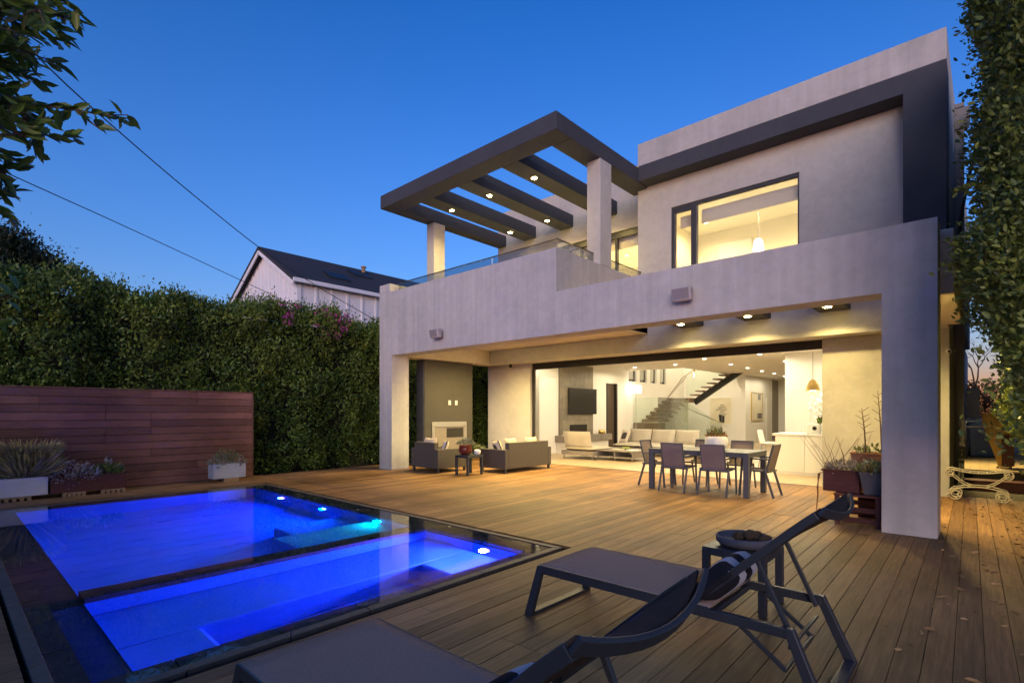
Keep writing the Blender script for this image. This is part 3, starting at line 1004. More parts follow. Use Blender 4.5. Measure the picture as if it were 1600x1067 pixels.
# upper room
ur = MB()
ur.box(-5.79, -0.72, 11.06, 13.5, 3.575, 3.62)
ur.box(-5.79, -0.72, 13.5, 13.6, 3.62, 6.05)
ur.box(-5.80, -5.74, 11.76, 13.5, 3.62, 6.05)
ur.box(-0.78, -0.71, 11.26, 13.5, 3.62, 6.05)
ur.build('upper_room', 'cream_paint', house)
hb('upper_ceiling', 'cream_paint', (-5.735, -0.782, 11.06, 13.498, 6.04, 6.10), bevel=0)
hb('interior_door', 'white_paint', (-5.10, -4.30, 13.46, 13.499, 3.62, 5.70), bevel=0.01)
for x, y in ((-4.2, 11.9), (-2.7, 12.4), (-1.5, 11.9), (-5.1, 12.6)):
    downlight(house, x, y, 6.038, 27, WARM_UP, 0.05, 'lamp_inside', 165)
wr = MB()
wr.box(-11.09, -5.98, 11.96, 15.5, 3.501, 3.55)
wr.box(-11.09, -5.98, 15.5, 15.6, 3.55, 6.3)
wr.box(-6.06, -5.98, 11.96, 15.5, 3.55, 6.3)
wr.box(-11.09, -11.0, 11.96, 15.5, 3.55, 6.3)
wr.build('balcony_room', 'cream_paint', house)
hb('balcony_room_ceiling', 'cream_paint', (-10.99, -6.07, 11.96, 15.49, 6.2, 6.28), bevel=0)
for x, y in ((-7.0, 13.0), (-8.6, 13.0), (-10.0, 13.4)):
    downlight(house, x, y, 6.198, 110, WARM_UP, 0.05, 'lamp_inside', 160)
for x in (-6.9, -8.3):
    s_ = MB().lathe([(0.05, 0), (0.07, 0.05), (0.07, 0.20), (0.04, 0.25)], (x, 15.42, 5.0), 12).build('wall_sconce', 'lamp_shade_glow', house)

# ground floor interior
hb('interior_floor', 'oak_floor', (-11.0, -0.71, 11.28, 30.0, -0.07, 0.006), bevel=0)
LWX = -11.0
hb('left_wall', 'white_paint', (LWX - 0.2, LWX, 11.601, 14.45, 0.006, 3.15), bevel=0)
hb('left_wall', 'white_paint', (LWX - 0.2, LWX, 16.50, 17.50, 0.006, 3.15), (LWX - 0.2, LWX, 18.32, 19.12, 0.006, 6.5), (LWX - 0.2, LWX, 17.50, 18.32, 2.55, 3.15), bevel=0)
# stair hall wall with four tall slot windows
sw_ = MB()
ys = [19.21, 19.87, 20.15, 20.78, 21.08, 21.68, 21.99, 22.63]
sw_.box(LWX - 0.2, LWX, 19.121, 24.7, 0.006, 2.70)
sw_.box(LWX - 0.2, LWX, 19.121, 24.7, 4.2, 6.5)
for a, b in zip([19.121] + ys[1::2], ys[0::2] + [24.7]):
    sw_.box(LWX - 0.2, LWX, a, b, 2.70, 4.2)
sw_.build('stair_hall_wall', 'white_paint', house)
for a, b in zip(ys[0::2], ys[1::2]):
    f_ = hb('window', 'dark_metal', (LWX - 0.15, LWX - 0.09, a, a + 0.03, 2.701, 4.2), (LWX - 0.15, LWX - 0.09, b - 0.10, b, 2.701, 4.2), bevel=0)
    hb('pane', 'sky_glass', (LWX - 0.13, LWX - 0.12, a + 0.03, b - 0.10, 2.701, 4.2), bevel=0, parent=f_)
hb('back_wall', 'white_paint', (LWX, -8.1, 24.5, 24.7, 0.006, 6.5), (-8.3, -8.1, 24.701, 29.5, 0.006, 3.15), (-8.3, -0.9, 29.5, 29.7, 0.006, 3.15), bevel=0)
hb('inner_right_wall', 'white_paint', (-0.95, -0.71, 11.601, 15.299, 0.006, 3.15), (-0.95, -0.901, 15.3, 29.5, 0.006, 3.15), bevel=0)
hb('living_ceiling', 'ceiling_paint', (LWX, -0.96, 11.601, 19.12, 3.10, 3.17), (-8.6, -0.96, 19.121, 29.5, 3.10, 3.17), bevel=0)
hb('hall_ceiling', 'ceiling_paint', (LWX, -8.601, 19.201, 24.7, 6.2, 6.4), (-8.6, -8.5, 19.121, 24.7, 3.171, 6.2), bevel=0)
cw = hb('chimney_breast', 'stone_tile', (LWX - 0.2, LWX + 0.06, 14.451, 16.499, 0.006, 3.099), bevel=0)
hb('fireplace_slot', 'screen_black', (LWX + 0.061, LWX + 0.075, 15.02, 16.08, 0.66, 0.97), bevel=0, parent=cw)
dr = hb('hall_door', 'dark_wood', (LWX - 0.16, LWX - 0.10, 17.56, 18.26, 0.01, 2.54), bevel=0.004)
hb('door_frame', 'black_track', (LWX - 0.10, LWX + 0.015, 17.501, 17.58, 0.01, 2.549), (LWX - 0.10, LWX + 0.015, 18.24, 18.319, 0.01, 2.549), bevel=0)
sd = hb('entry_door', 'white_gloss', (LWX, LWX + 0.035, 12.95, 14.30, 0.01, 2.60), bevel=0.008)
hd = MB().tube([(LWX + 0.04, 13.08, 1.05), (LWX + 0.09, 13.08, 1.05), (LWX + 0.09, 13.20, 1.05)], 0.011)
hd.disc((LWX + 0.036, 13.08, 1.20), 0.028, 'x', 12, 0.02).build('handle', 'brushed_steel', sd, smooth=False)
# door track and pocket jamb of the wide patio opening
dt_ = hb('patio_door_track', 'black_track', (-9.62, -2.34, 11.42, 11.50, 2.62, 2.795), (-9.62, -2.34, 11.501, 11.58, 2.70, 2.795), (-9.619, -9.54, 11.40, 11.58, 0.007, 2.62), bevel=0.003)
hb('jamb', 'brushed_steel', (-9.539, -9.50, 11.42, 11.58, 0.007, 2.62), bevel=0.003, parent=dt_)
hb('threshold', 'brushed_steel', (-9.62, -2.34, 11.25, 11.279, -0.03, 0.008), bevel=0)
# white pantry wall of tall cupboards
cb_ = hb('cupboard_wall', 'white_gloss', (-4.36, -0.96, 16.52, 17.2, 0.006, 3.098), bevel=0)
for a, b in ((-4.16, -3.70), (-3.69, -3.615), (-3.605, -2.9), (-2.89, -2.2), (-2.19, -1.4)):
    hb('cupboard_door', 'white_gloss', (a, b, 16.50, 16.519, 0.10, 1.99), (a, b, 16.50, 16.519, 2.0, 2.62), bevel=0.004, parent=cb_)
# corridor doorway beside the picture wall
dd = hb('interior_door', 'white_paint', (-8.099, -8.07, 27.4, 28.3, 0.01, 2.1), bevel=0.006)
hb('side_door_recess', 'taupe_panel', (-8.099, -8.085, 28.42, 29.4, 0.01, 3.05), bevel=0)
for x, y in ((-9.76, 17.5), (-8.17, 17.5), (-6.68, 18.7), (-6.74, 20.6), (-6.80, 22.5), (-6.87, 24.4), (-6.97, 26.3), (-4.93, 18.7),
             (-9.76, 13.4), (-8.17, 13.4), (-6.6, 13.4), (-4.9, 13.4), (-3.3, 14.6), (-1.9, 14.6), (-6.6, 16.2), (-4.9, 16.0), (-3.3, 12.4)):  # this row: unseen downlights added to fill the rooms evenly
    downlight(house, x, y, 3.098, 21, WARM_IN, 0.055, 'lamp_inside', 177, 0.25)
for x, y in ((-10.0, 20.5), (-10.0, 23.0)):
    downlight(house, x, y, 6.198, 110, WARM_IN, 0.07, 'lamp_inside', 165)
# stairs
stair = thing('staircase', None, None, (0, 0, 0)); stair.parent = house
hb('stair_base', 'tread_wood', (-10.99, -9.9, 19.6, 20.3, 0.007, 0.98), parent=stair, bevel=0.006)
for k in range(6):
    z = 1.12 + 0.165 * k
    y = 20.30 + 0.38 * k
    hb('tread', 'tread_wood', (-10.99, -9.92, y, y + 0.42, z - 0.10, z), parent=stair, bevel=0.006)
    hb('riser', 'dark_wood', (-10.9, -10.0, y + 0.36, y + 0.38, z + 0.001, z + 0.06), parent=stair, bevel=0)
hb('landing', 'tread_wood', (-10.99, -9.9, 22.62, 23.75, 1.86, 2.06), parent=stair, bevel=0.006)
for k in range(9):
    z = 2.22 + 0.165 * k
    x = -9.88 + 0.255 * k
    hb('tread', 'tread_wood', (x, x + 0.30, 22.62, 23.75, z - 0.06, z), parent=stair, bevel=0.006)
MB().bar((-9.9, 23.2, 1.86), (-7.6, 23.2, 3.36), 0.12, 0.26).build('stringer', 'black_track', stair)
MB().add([(-10.0, 22.56, 2.07), (-7.9, 22.56, 3.3), (-7.9, 22.56, 4.2), (-10.0, 22.56, 2.95), (-10.0, 22.57, 2.07), (-7.9, 22.57, 3.3), (-7.9, 22.57, 4.2), (-10.0, 22.57, 2.95)],
         [(0, 1, 2, 3), (7, 6, 5, 4), (0, 4, 5, 1), (3, 2, 6, 7), (0, 3, 7, 4), (1, 5, 6, 2)]).build('glass_panel', 'stair_glass', stair)
MB().add([(-10.0, 22.50, 0.01), (-8.4, 22.50, 0.01), (-8.4, 22.50, 0.9), (-10.0, 22.50, 1.9), (-10.0, 22.51, 0.01), (-8.4, 22.51, 0.01), (-8.4, 22.51, 0.9), (-10.0, 22.51, 1.9)],
         [(0, 1, 2, 3), (7, 6, 5, 4), (0, 4, 5, 1), (3, 2, 6, 7), (0, 3, 7, 4), (1, 5, 6, 2)]).build('glass_panel', 'stair_glass', stair)
hb('glass_panel', 'stair_glass', (-10.9, -9.86, 19.45, 19.462, 0.3, 2.02), bevel=0, parent=stair)
hb('glass_panel', 'stair_glass', (-9.85, -9.838, 19.5, 22.4, 0.3, 2.02), bevel=0, parent=stair)
MB().tube([(-9.95, 22.46, 3.0), (-10.9, 22.46, 2.0), (-8.4, 22.46, 0.95)], 0.022).build('handrail', 'brushed_steel', stair)
MB().tube([(-10.9, 22.47, 2.02), (-10.15, 22.47, 2.95), (-9.6, 22.47, 3.3)], 0.022).build('handrail', 'brushed_steel', stair)
# outdoor fireplace slab between patio and hedge
fpw = hb('fireplace_wall', 'stucco_grey', (-11.24, -10.95, 8.60, 10.33, -0.05, ZS - 0.005))
hb('end_panel', 'stucco_dark', (-11.27, -10.955, 8.572, 8.597, -0.05, ZS - 0.006), parent=fpw)
hb('fireplace_surround', 'brushed_steel', (-10.949, -10.925, 8.83, 10.08, 1.01, 1.15), (-10.949, -10.925, 8.83, 8.93, 0.35, 1.009), (-10.949, -10.925, 9.98, 10.08, 0.35, 1.009), (-10.949, -10.925, 8.83, 10.08, 0.20, 0.349), bevel=0.003, parent=fpw)
hb('firebox', 'taupe_panel', (-10.949, -10.942, 8.931, 9.979, 0.35, 1.008), bevel=0, parent=fpw)
hb('screen', 'screen_black', (-10.941, -10.934, 9.35, 9.95, 0.72, 0.98), bevel=0, parent=fpw)
for y in (9.42, 9.66):
    p_ = hb('switch_plate', 'plastic_white', (-10.949, -10.942, y, y + 0.085, 1.61, 1.735), bevel=0.002, parent=fpw)
# lit slot window on the side wall
sw2 = hb('side_window', 'dark_metal', (-0.599, -0.585, 16.9, 17.5, 0.9, 2.4), bevel=0)
hb('pane', 'lamp_shade_glow', (-0.584, -0.578, 16.95, 17.45, 0.95, 2.35), bevel=0, parent=sw2)
# small things fixed to the house
def wall_speaker(x, label):
    t = thing('wall_speaker', label, 'speaker', (x, YF, 3.12), group='speakers on the parapet')
    MB().hexa([(-0.15, -0.20, -0.10), (0.15, -0.20, -0.10), (0.12, -0.06, -0.09), (-0.12, -0.06, -0.09)],
              [(-0.15, -0.24, 0.10), (0.15, -0.24, 0.10), (0.12, -0.06, 0.11), (-0.12, -0.06, 0.11)]).build('cabinet', 'speaker_grey', t, local=True, bevel=0.03, mods=3)
    MB().hexa([(-0.125, -0.206, -0.075), (0.125, -0.206, -0.075), (0.125, -0.19, -0.075), (-0.125, -0.19, -0.075)],
              [(-0.125, -0.244, 0.075), (0.125, -0.244, 0.075), (0.125, -0.20, 0.075), (-0.125, -0.20, 0.075)]).build('grille', 'speaker_mesh', t, local=True, bevel=0.006)
    MB().tube([(0, -0.08, 0), (0, -0.03, -0.02), (0, -0.001, -0.02)], 0.035, 10).build('bracket', 'bin_black', t, local=True)
    return t
wall_speaker(-8.92, 'small pale wall speaker on the high part of the balcony parapet')
wall_speaker(-3.30, 'pale wall speaker on the low parapet under the lit upstairs window')
cam_t = thing('security_camera', 'small white bullet camera on the narrow wall beside the right column', 'camera', (-0.50, YG, 2.42))
MB().tube([(0, -0.03, 0), (0.02, -0.17, -0.02)], 0.034, 12).build('camera_body', 'plastic_white', cam_t, local=True)
MB().tube([(0.021, -0.171, -0.02), (0.022, -0.176, -0.021)], 0.022, 12).build('lens', 'screen_black', cam_t, local=True)
MB().tube([(0.0, 0.0, 0.02), (0, -0.04, 0.01)], 0.02, 10).build('mount', 'plastic_white', cam_t, local=True)
cam2 = thing('security_camera', 'tiny dark dome camera under the soffit above the patio wall', 'camera', (-10.25, YG - 0.12, ZS - 0.004))
MB().lathe([(0.02, -0.10), (0.045, -0.075), (0.05, -0.03), (0.035, 0.0)], n=14).build('dome', 'bin_black', cam2, local=True, smooth=True)
ds = thing('downspout', 'tall grey rainwater pipe with square box head on the side wall', 'drainpipe', (-0.40, 13.0, 0))
MB().box(-0.08, 0.06, -0.06, 0.06, 0.0, 6.72).build('pipe', 'utility_grey', ds, local=True, bevel=0.008)
MB().hexa([(-0.08, -0.10, 6.721), (0.10, -0.10, 6.721), (0.10, 0.10, 6.721), (-0.08, 0.10, 6.721)], [(-0.08, -0.16, 6.85), (0.14, -0.16, 6.85), (0.14, 0.16, 6.85), (-0.08, 0.16, 6.85)]).box(-0.08, 0.14, -0.16, 0.16, 6.851, 7.08).box(-0.08, 0.06, -0.10, 0.10, 7.12, 7.2).build('hopper', 'utility_grey', ds, local=True, bevel=0.006)

wlm = thing('wall_lamp', 'small wall lamp on the side of the house lighting the passage and hedge', 'lamp', (-0.60, 15.6, 2.35))
MB().box(0.001, 0.07, -0.05, 0.05, -0.09, 0.11).build('housing', 'bin_black', wlm, local=True, bevel=0.006)
MB().box(0.008, 0.062, -0.042, 0.042, -0.115, -0.091).build('lens', 'lamp_warm', wlm, local=True)
spot('wall_lamp_light', (-0.53, 15.6, 2.20), (-0.1, 14.9, 0.0), 110, WARM, 140, 0.8, 0.05, wlm)
# ---------------------------------------------------------------- patio furniture
def make_lounger(label, loc):
    t = thing('sun_lounger', label, 'sun lounger', loc, 0, 'loungers beside the pool')
    W = 0.315
    fr = MB()
    for s in (-1, 1):
        fr.bar((0, s * W, 0.325), (1.56, s * W, 0.325), 0.036, 0.05)
    fr.bar((0.018, -W + 0.018, 0.325), (0.018, W - 0.018, 0.325), 0.036, 0.05)
    fr.bar((1.16, -W + 0.018, 0.315), (1.16, W - 0.018, 0.315), 0.03, 0.03)
    fr.build('frame', 'lounger_metal', t, local=True, bevel=0.004)
    for x0, x1 in ((0.0, -0.085), (1.55, 1.70)):
        lg = MB()
        for s in (-1, 1):
            lg.hexa([(x1 - 0.03, s * (W + 0.03) - 0.02, 0.001), (x1 + 0.03, s * (W + 0.03) - 0.02, 0.001), (x1 + 0.03, s * (W + 0.03) + 0.02, 0.001), (x1 - 0.03, s * (W + 0.03) + 0.02, 0.001)],
                    [(x0 - 0.025, s * W - 0.019, 0.352), (x0 + 0.025, s * W - 0.019, 0.352), (x0 + 0.025, s * W + 0.019, 0.352), (x0 - 0.025, s * W + 0.019, 0.352)])
        lg.box(x1 - 0.03, x1 + 0.03, -W - 0.009, W + 0.009, 0.001, 0.022)
        lg.build('leg', 'lounger_metal', t, local=True, bevel=0.004)
    n = 10
    vs, fs = [], []
    for i in range(n + 1):
        for j in range(n + 1):
            x = -0.012 + 1.17 * i / n
            v = -1 + 2 * j / n
            vs.append((x, v * (W + 0.012), 0.358 - 0.012 * (1 - v * v) * math.sin(PI * i / n)))
    for z in (0.0,):
        for i in range(n):
            for j in range(n):
                a = i * (n + 1) + j
                fs.append((a, a + n + 1, a + n + 2, a + 1))
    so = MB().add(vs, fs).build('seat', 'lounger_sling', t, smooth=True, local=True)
    sm = so.modifiers.new('thickness', 'SOLIDIFY'); sm.thickness = 0.010
    for s in (-1, 1):
        MB().bar((0.0, s * (W + 0.016), 0.352), (1.16, s * (W + 0.016), 0.352), 0.008, 0.014).build('piping', 'lounger_metal', so, local=True)
    # backrest: hinged at the rails, gentle head curve, bowed top bar
    prof = [(1.05, 0.345), (1.21, 0.494), (1.37, 0.643), (1.51, 0.773), (1.60, 0.856), (1.685, 0.932)]
    bk = thing('backrest', None, None); bk.parent = t
    for s in (-1, 1):
        MB().sweep([(a[0], s * (W - 0.02), a[1]) for a in prof[:-1] + [(1.668, 0.914)]], 0.030, 0.040).build('side_bar', 'lounger_metal', bk, local=True, bevel=0.003)
    vs, fs = [], []
    m = 8
    for i, (x, z) in enumerate(prof):
        for j in range(m + 1):
            v = -1 + 2 * j / m
            sag = (1 - v * v) * (0.10 + 0.90 * (i / 5) ** 1.5)
            vs.append((x + sag * 0.045, v * (W - 0.012), z + 0.012 - sag * 0.052))
    for i in range(len(prof) - 1):
        for j in range(m):
            a = i * (m + 1) + j
            fs.append((a, a + 1, a + m + 2, a + m + 1))
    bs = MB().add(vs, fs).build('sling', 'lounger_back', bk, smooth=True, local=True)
    sm = bs.modifiers.new('thickness', 'SOLIDIFY'); sm.thickness = 0.008
    tb = MB()
    pts = []
    for j in range(13):
        v = -1 + 2 * j / 12
        pts.append((1.690 + 0.048 * (1 - v * v), v * (W - 0.0), 0.936 - 0.052 * (1 - v * v)))
    tb.sweep(pts, 0.016, 0.046, (0.55, 0, 0.83))
    tb.build('head_bar', 'lounger_metal', bk, local=True, bevel=0.003)
    for s in (-1, 1):
        MB().bar((1.385, s * (W - 0.055), 0.645), (1.545, s * (W - 0.055), 0.30), 0.022, 0.022).build('strut', 'lounger_metal', t, local=True, bevel=0.002)
        MB().bar((1.27, s * (W - 0.05), 0.31), (1.52, s * (W - 0.05), 0.12), 0.016, 0.022).build('brace', 'lounger_metal', t, local=True, bevel=0.002)
    MB().bar((1.545, -W + 0.04, 0.24), (1.545, W - 0.04, 0.24), 0.016, 0.016).bar((1.52, -W + 0.04, 0.12), (1.52, W - 0.04, 0.12), 0.016, 0.016).build('stretcher', 'lounger_metal', t, local=True)
    return t


make_lounger('charcoal sling lounger beside the low table with the bowl of dried moss', (-2.27, 3.105, 0))
make_lounger('charcoal sling lounger closest to the pool rim with its headrest cutting across the other', (-2.30, 1.17, 0))


def striped_pillow(loc, rot, label):
    o = MB().pillow((0, 0, 0), (0.235, 0, 0), (0, 0.135, 0), (0, 0, 0.08), n=13).build('striped_pillow', 'pillow_stripe', None, smooth=True, local=True)
    o.location = loc
    o.rotation_euler = rot
    tag(o, label, 'pillow', 'striped pillows on the loungers')
    tagm = MB().box(-0.232, -0.20, -0.135, -0.105, 0.012, 0.026).build('care_tag', 'print_black', o, local=True)
    return o


striped_pillow((-1.09, 3.0, 0.485), (rad(44), rad(0), rad(-90)), 'black and white striped pillow on the lounger with the low table behind')
striped_pillow((-1.11, 1.14, 0.485), (rad(44), rad(0), rad(-88)), 'black and white striped pillow on the lounger closest to the pool')


def small_table(label, loc, sx, sy, h, leg, matn, group=None):
    t = thing('side_table', label, 'side table', loc, 0, group)
    MB().box(0, sx, 0, sy, h - 0.012, h).build('tabletop', matn, t, local=True, bevel=0.003)
    ap = MB()
    for b in ((leg, sx - leg, 0.004, leg * 0.55), (leg, sx - leg, sy - leg * 0.55, sy - 0.004)):
        ap.box(b[0], b[1], b[2], b[3], h - 0.055, h - 0.013)
    for b in ((0.004, leg * 0.55, leg, sy - leg), (sx - leg * 0.55, sx - 0.004, leg, sy - leg)):
        ap.box(b[0], b[1], b[2], b[3], h - 0.055, h - 0.013)
    ap.build('apron', matn, t, local=True, bevel=0.002)
    for x in (0, sx - leg):
        for y in (0, sy - leg):
            MB().box(x, x + leg, y, y + leg, 0.001, h - 0.013).build('leg', matn, t, local=True, bevel=0.003)
    return t


small_table('low charcoal side table behind the lounger carrying a round bowl', (-1.56, 3.78, 0), 0.44, 0.44, 0.42, 0.05, 'lounger_metal')
bowl = MB().lathe([(0.10, 0.0), (0.165, 0.008), (0.190, 0.03), (0.193, 0.072), (0.185, 0.076), (0.181, 0.070), (0.178, 0.050), (0.05, 0.046)], n=36).build('bowl', 'bowl_grey', None, smooth=True)
bowl.location = (-1.335, 4.0, 0.421)
tag(bowl, 'wide shallow grey bowl standing on the low lounger table', 'bowl')
ms = MB()
mr_ = random.Random(5)
for k in range(16):
    a, r = mr_.uniform(0, 6.28), mr_.uniform(0.0, 0.12)
    cx, cy_, s = 0.03 + r * math.cos(a), 0.03 + 0.8 * r * math.sin(a), mr_.uniform(0.020, 0.045)
    pr = [(s * math.sin(PI * q / 5) * mr_.uniform(0.8, 1.15) + 0.001, s * (1 - math.cos(PI * q / 5)) * 0.8) for q in range(6)]
    ms.lathe(pr, (cx, cy_, 0.046 - 0.006), 9)
moss = ms.build('dried_moss', 'moss_brown', None, smooth=True)
moss.location = (-1.335, 4.0, 0.421)
tag(moss, 'clumps of brown dried moss lying in the grey bowl', 'moss')

# dining group
dt = thing('dining_table', 'long slate grey outdoor dining table with six sling chairs', 'dining table', (-3.77, 9.34, 0))
hx, hy, L_ = 0.89, 0.48, 0.085
MB().box(-hx, hx, -hy, hy, 0.715, 0.74).build('tabletop', 'table_paint', dt, local=True, bevel=0.004)
MB().box(-hx + L_, hx - L_, -hy + 0.012, -hy + 0.04, 0.655, 0.714).box(-hx + L_, hx - L_, hy - 0.04, hy - 0.012, 0.655, 0.714).box(-hx + 0.012, -hx + 0.04, -hy + L_, hy - L_, 0.655, 0.714).box(hx - 0.04, hx - 0.012, -hy + L_, hy - L_, 0.655, 0.714).build('apron', 'table_paint', dt, local=True)
for x in (-hx + 0.005, hx - L_ - 0.005):
    for y in (-hy + 0.005, hy - L_ - 0.005):
        MB().box(x, x + L_, y, y + L_, 0.001, 0.714).build('leg', 'table_paint', dt, local=True, bevel=0.004)


def make_chair():
    """Stacking sling armchair; front towards +y, origin on the floor under the seat centre."""
    t = thing('dining_chair', 'x', 'chair', (0, 0, 0), 0, 'chairs around the dining table')
    w = 0.235
    for s in (-1, 1):
        MB().bar((s * w, 0.25, 0.001), (s * w, 0.20, 0.62), 0.026, 0.034, (0, 1, 0)).build('leg', 'table_paint', t, local=True, bevel=0.004)
        MB().bar((s * w, -0.29, 0.001), (s * w, -0.15, 0.46), 0.026, 0.036, (0, 1, 0)).build('leg', 'table_paint', t, local=True, bevel=0.004)
        MB().bar((s * w, 0.215, 0.632), (s * w, -0.215, 0.632), 0.040, 0.022).build('armrest', 'table_paint', t, local=True, bevel=0.004)
    bf = MB()
    ux = 0.195
    for s in (-1, 1):
        bf.bar((s * ux, -0.165, 0.42), (s * ux, -0.275, 0.865), 0.022, 0.03, (0, 1, 0))
        bf.bar((s * w, -0.16, 0.45), (s * ux, -0.165, 0.45), 0.022, 0.022)
        bf.bar((s * (w - 0.012), -0.21, 0.625), (s * ux, -0.215, 0.62), 0.018, 0.018)
    bf.bar((-ux - 0.011, -0.275, 0.858), (ux + 0.011, -0.275, 0.858), 0.026, 0.022)
    bf.build('back_frame', 'table_paint', t, local=True, bevel=0.003)
    sf = MB()
    for s in (-1, 1):
        sf.bar((s * (w - 0.02), -0.20, 0.42), (s * (w - 0.02), 0.22, 0.44), 0.022, 0.026)
    sf.bar((-w, 0.222, 0.44), (w, 0.222, 0.44), 0.02, 0.024).bar((-w, -0.20, 0.42), (w, -0.20, 0.42), 0.02, 0.024)
    sf.build('seat_frame', 'table_paint', t, local=True)
    vs = [(-0.205, -0.19, 0.428), (0.205, -0.19, 0.428), (0.205, 0.215, 0.45), (-0.205, 0.215, 0.45), (-0.2, 0.01, 0.425), (0.2, 0.01, 0.425)]
    so = MB().add([vs[0], vs[1], vs[5], vs[4], vs[2], vs[3]], [(0, 1, 2, 3), (3, 2, 4, 5)]).build('seat', 'chair_sling', t, local=True)
    so.modifiers.new('thickness', 'SOLIDIFY').thickness = 0.008
    bo = MB().add([(-0.186, -0.178, 0.425), (0.186, -0.178, 0.425), (0.186, -0.288, 0.85), (-0.186, -0.288, 0.85)], [(0, 1, 2, 3)]).build('backrest', 'chair_sling', t, local=True)
    bo.modifiers.new('thickness', 'SOLIDIFY').thickness = 0.008
    return t


CH = make_chair()
chairs = [(-4.13, 8.97, 0, 'sling dining chair on the pool side of the table, next to its left end chair'),
          (-3.43, 8.98, 2, 'sling dining chair on the pool side of the table, next to its right end chair'),
          (-4.73, 9.38, -90, 'sling dining chair at the end of the table facing away from the sofas'),
          (-2.88, 9.40, 90, 'dark sling dining chair at the end of the table nearest the kitchen island'),
          (-3.46, 10.02, 180, 'sling dining chair on the house side, its back showing beside the white bowl'),
          (-4.16, 10.0, 179, 'sling dining chair on the house side, mostly hidden behind the two front chairs')]
for i, (x, y, a, lab) in enumerate(chairs):
    o = CH if i == 0 else copy_tree(CH)
    o.location = (x, y, 0)
    o.rotation_euler = (0, 0, rad(a))
    o['label'] = lab
wb = MB().lathe([(0.10, 0), (0.165, 0.02), (0.198, 0.09), (0.192, 0.18), (0.172, 0.235), (0.160, 0.232), (0.165, 0.20), (0.02, 0.195)], n=32).build('planter_bowl', 'ceramic_white', None, smooth=True)
wb.location = (-3.62, 9.42, 0.741)
tag(wb, 'round white ceramic planter bowl in the middle of the dining table', 'planter')


def tuft(name, label, cat, loc, parts, group=None):
    """A small plant: parts = [(count, spread, height, leaf length, width, material, upright 0..1)]."""
    t = thing(name, label, cat, loc, 0, group)
    for n_, sx, sy, h0, h1, ln, wd, mt, up in parts:
        P = np.stack([RNG.uniform(-1, 1, n_), RNG.uniform(-1, 1, n_), RNG.uniform(0, 1, n_)], 1)
        rr = np.hypot(P[:, 0], P[:, 1])
        k = np.where(rr > 1, 1 / np.maximum(rr, 1e-6), 1)
        P[:, 0] *= k; P[:, 1] *= k
        dome = np.sqrt(np.clip(1 - (P[:, 0] ** 2 + P[:, 1] ** 2) * 0.75, 0, 1))
        Q = np.stack([P[:, 0] * sx, P[:, 1] * sy, h0 + (h1 - h0) * P[:, 2] ** 0.6 * dome], 1)
        A = np.stack([P[:, 0] * (1 - up), P[:, 1] * (1 - up), np.full(n_, 0.35 + up)], 1)
        A /= np.linalg.norm(A, axis=1)[:, None]
        S = RNG.uniform(0.6, 1.2, n_) * ln
        o = leaf_mesh('foliage', Q + np.array(loc), A, S, wd, 0.45, 0.25, mt, t)
    return t


def stems(t, loc, n_, sp, h, r, matn='twig', lean=0.35, seed=1, knots=4, name='stem'):
    rs = random.Random(seed)
    m = MB()
    for k in range(n_):
        a = rs.uniform(0, 6.28)
        x, y = rs.uniform(-sp[0], sp[0]), rs.uniform(-sp[1], sp[1])
        hh = h * rs.uniform(0.65, 1.0)
        pts = [(loc[0] + x, loc[1] + y, loc[2])]
        for q in range(1, knots + 1):
            f = q / knots
            pts.append((loc[0] + x + math.cos(a) * lean * hh * f + rs.uniform(-0.02, 0.02), loc[1] + y + math.sin(a) * lean * hh * f + rs.uniform(-0.02, 0.02), loc[2] + hh * f))
        m.tube(pts, [r * (1 - 0.6 * q / knots) for q in range(knots + 1)], 5)
    return m.build(name, matn, t)


t = tuft('succulent_plant', 'mixed succulents with rusty and green tips in the white table bowl', 'plant', (-3.62, 9.42, 0.935),
         [(150, 0.15, 0.15, 0.0, 0.10, 0.07, 0.35, 'rust_leaf', 0.5), (150, 0.14, 0.14, 0.02, 0.20, 0.07, 0.3, 'mixed_leaf', 0.6)])
stems(t, (-3.62, 9.42, 0.93), 16, (0.11, 0.11), 0.26, 0.004, lean=0.25, seed=4)

# wicker seating by the outdoor fireplace
def wicker_seat(label, loc, rz, w, d, n_cush):
    """Seat facing +y in its own frame; origin on the floor at the middle of its back edge."""
    t = thing('wicker_sofa', label, 'sofa', loc, rz, 'wicker seats by the outdoor fireplace')
    aw = 0.12
    MB().box(-w / 2 + aw + 0.002, w / 2 - aw - 0.002, 0, 0.13, 0.10, 0.70).build('backrest', 'wicker', t, local=True, bevel=0.012)
    for s in (-1, 1):
        x = s * (w / 2 - aw / 2)
        MB().box(x - aw / 2, x + aw / 2, 0.0, d, 0.10, 0.545).build('armrest', 'wicker', t, local=True, bevel=0.012)
    MB().box(-w / 2 + aw + 0.002, w / 2 - aw - 0.002, 0.132, d - 0.004, 0.10, 0.27).build('seat_base', 'wicker', t, local=True, bevel=0.008)
    for x in (-w / 2 + 0.05, w / 2 - 0.05):
        for y in (0.05, d - 0.05):
            MB().box(x - 0.025, x + 0.025, y - 0.025, y + 0.025, 0.001, 0.099).build('leg', 'lounger_metal', t, local=True)
    cw_ = (w - 2 * aw) / n_cush
    for k in range(n_cush):
        xc = -w / 2 + aw + cw_ * (k + 0.5)
        MB().pillow((xc, 0.13 + (d - 0.13) / 2, 0.345), (cw_ / 2 - 0.006, 0, 0), (0, (d - 0.13) / 2, 0), (0, 0, 0.075), n=9, pinch=0.0).build('seat_cushion', 'cushion_grey', t, smooth=True, local=True)
    return t


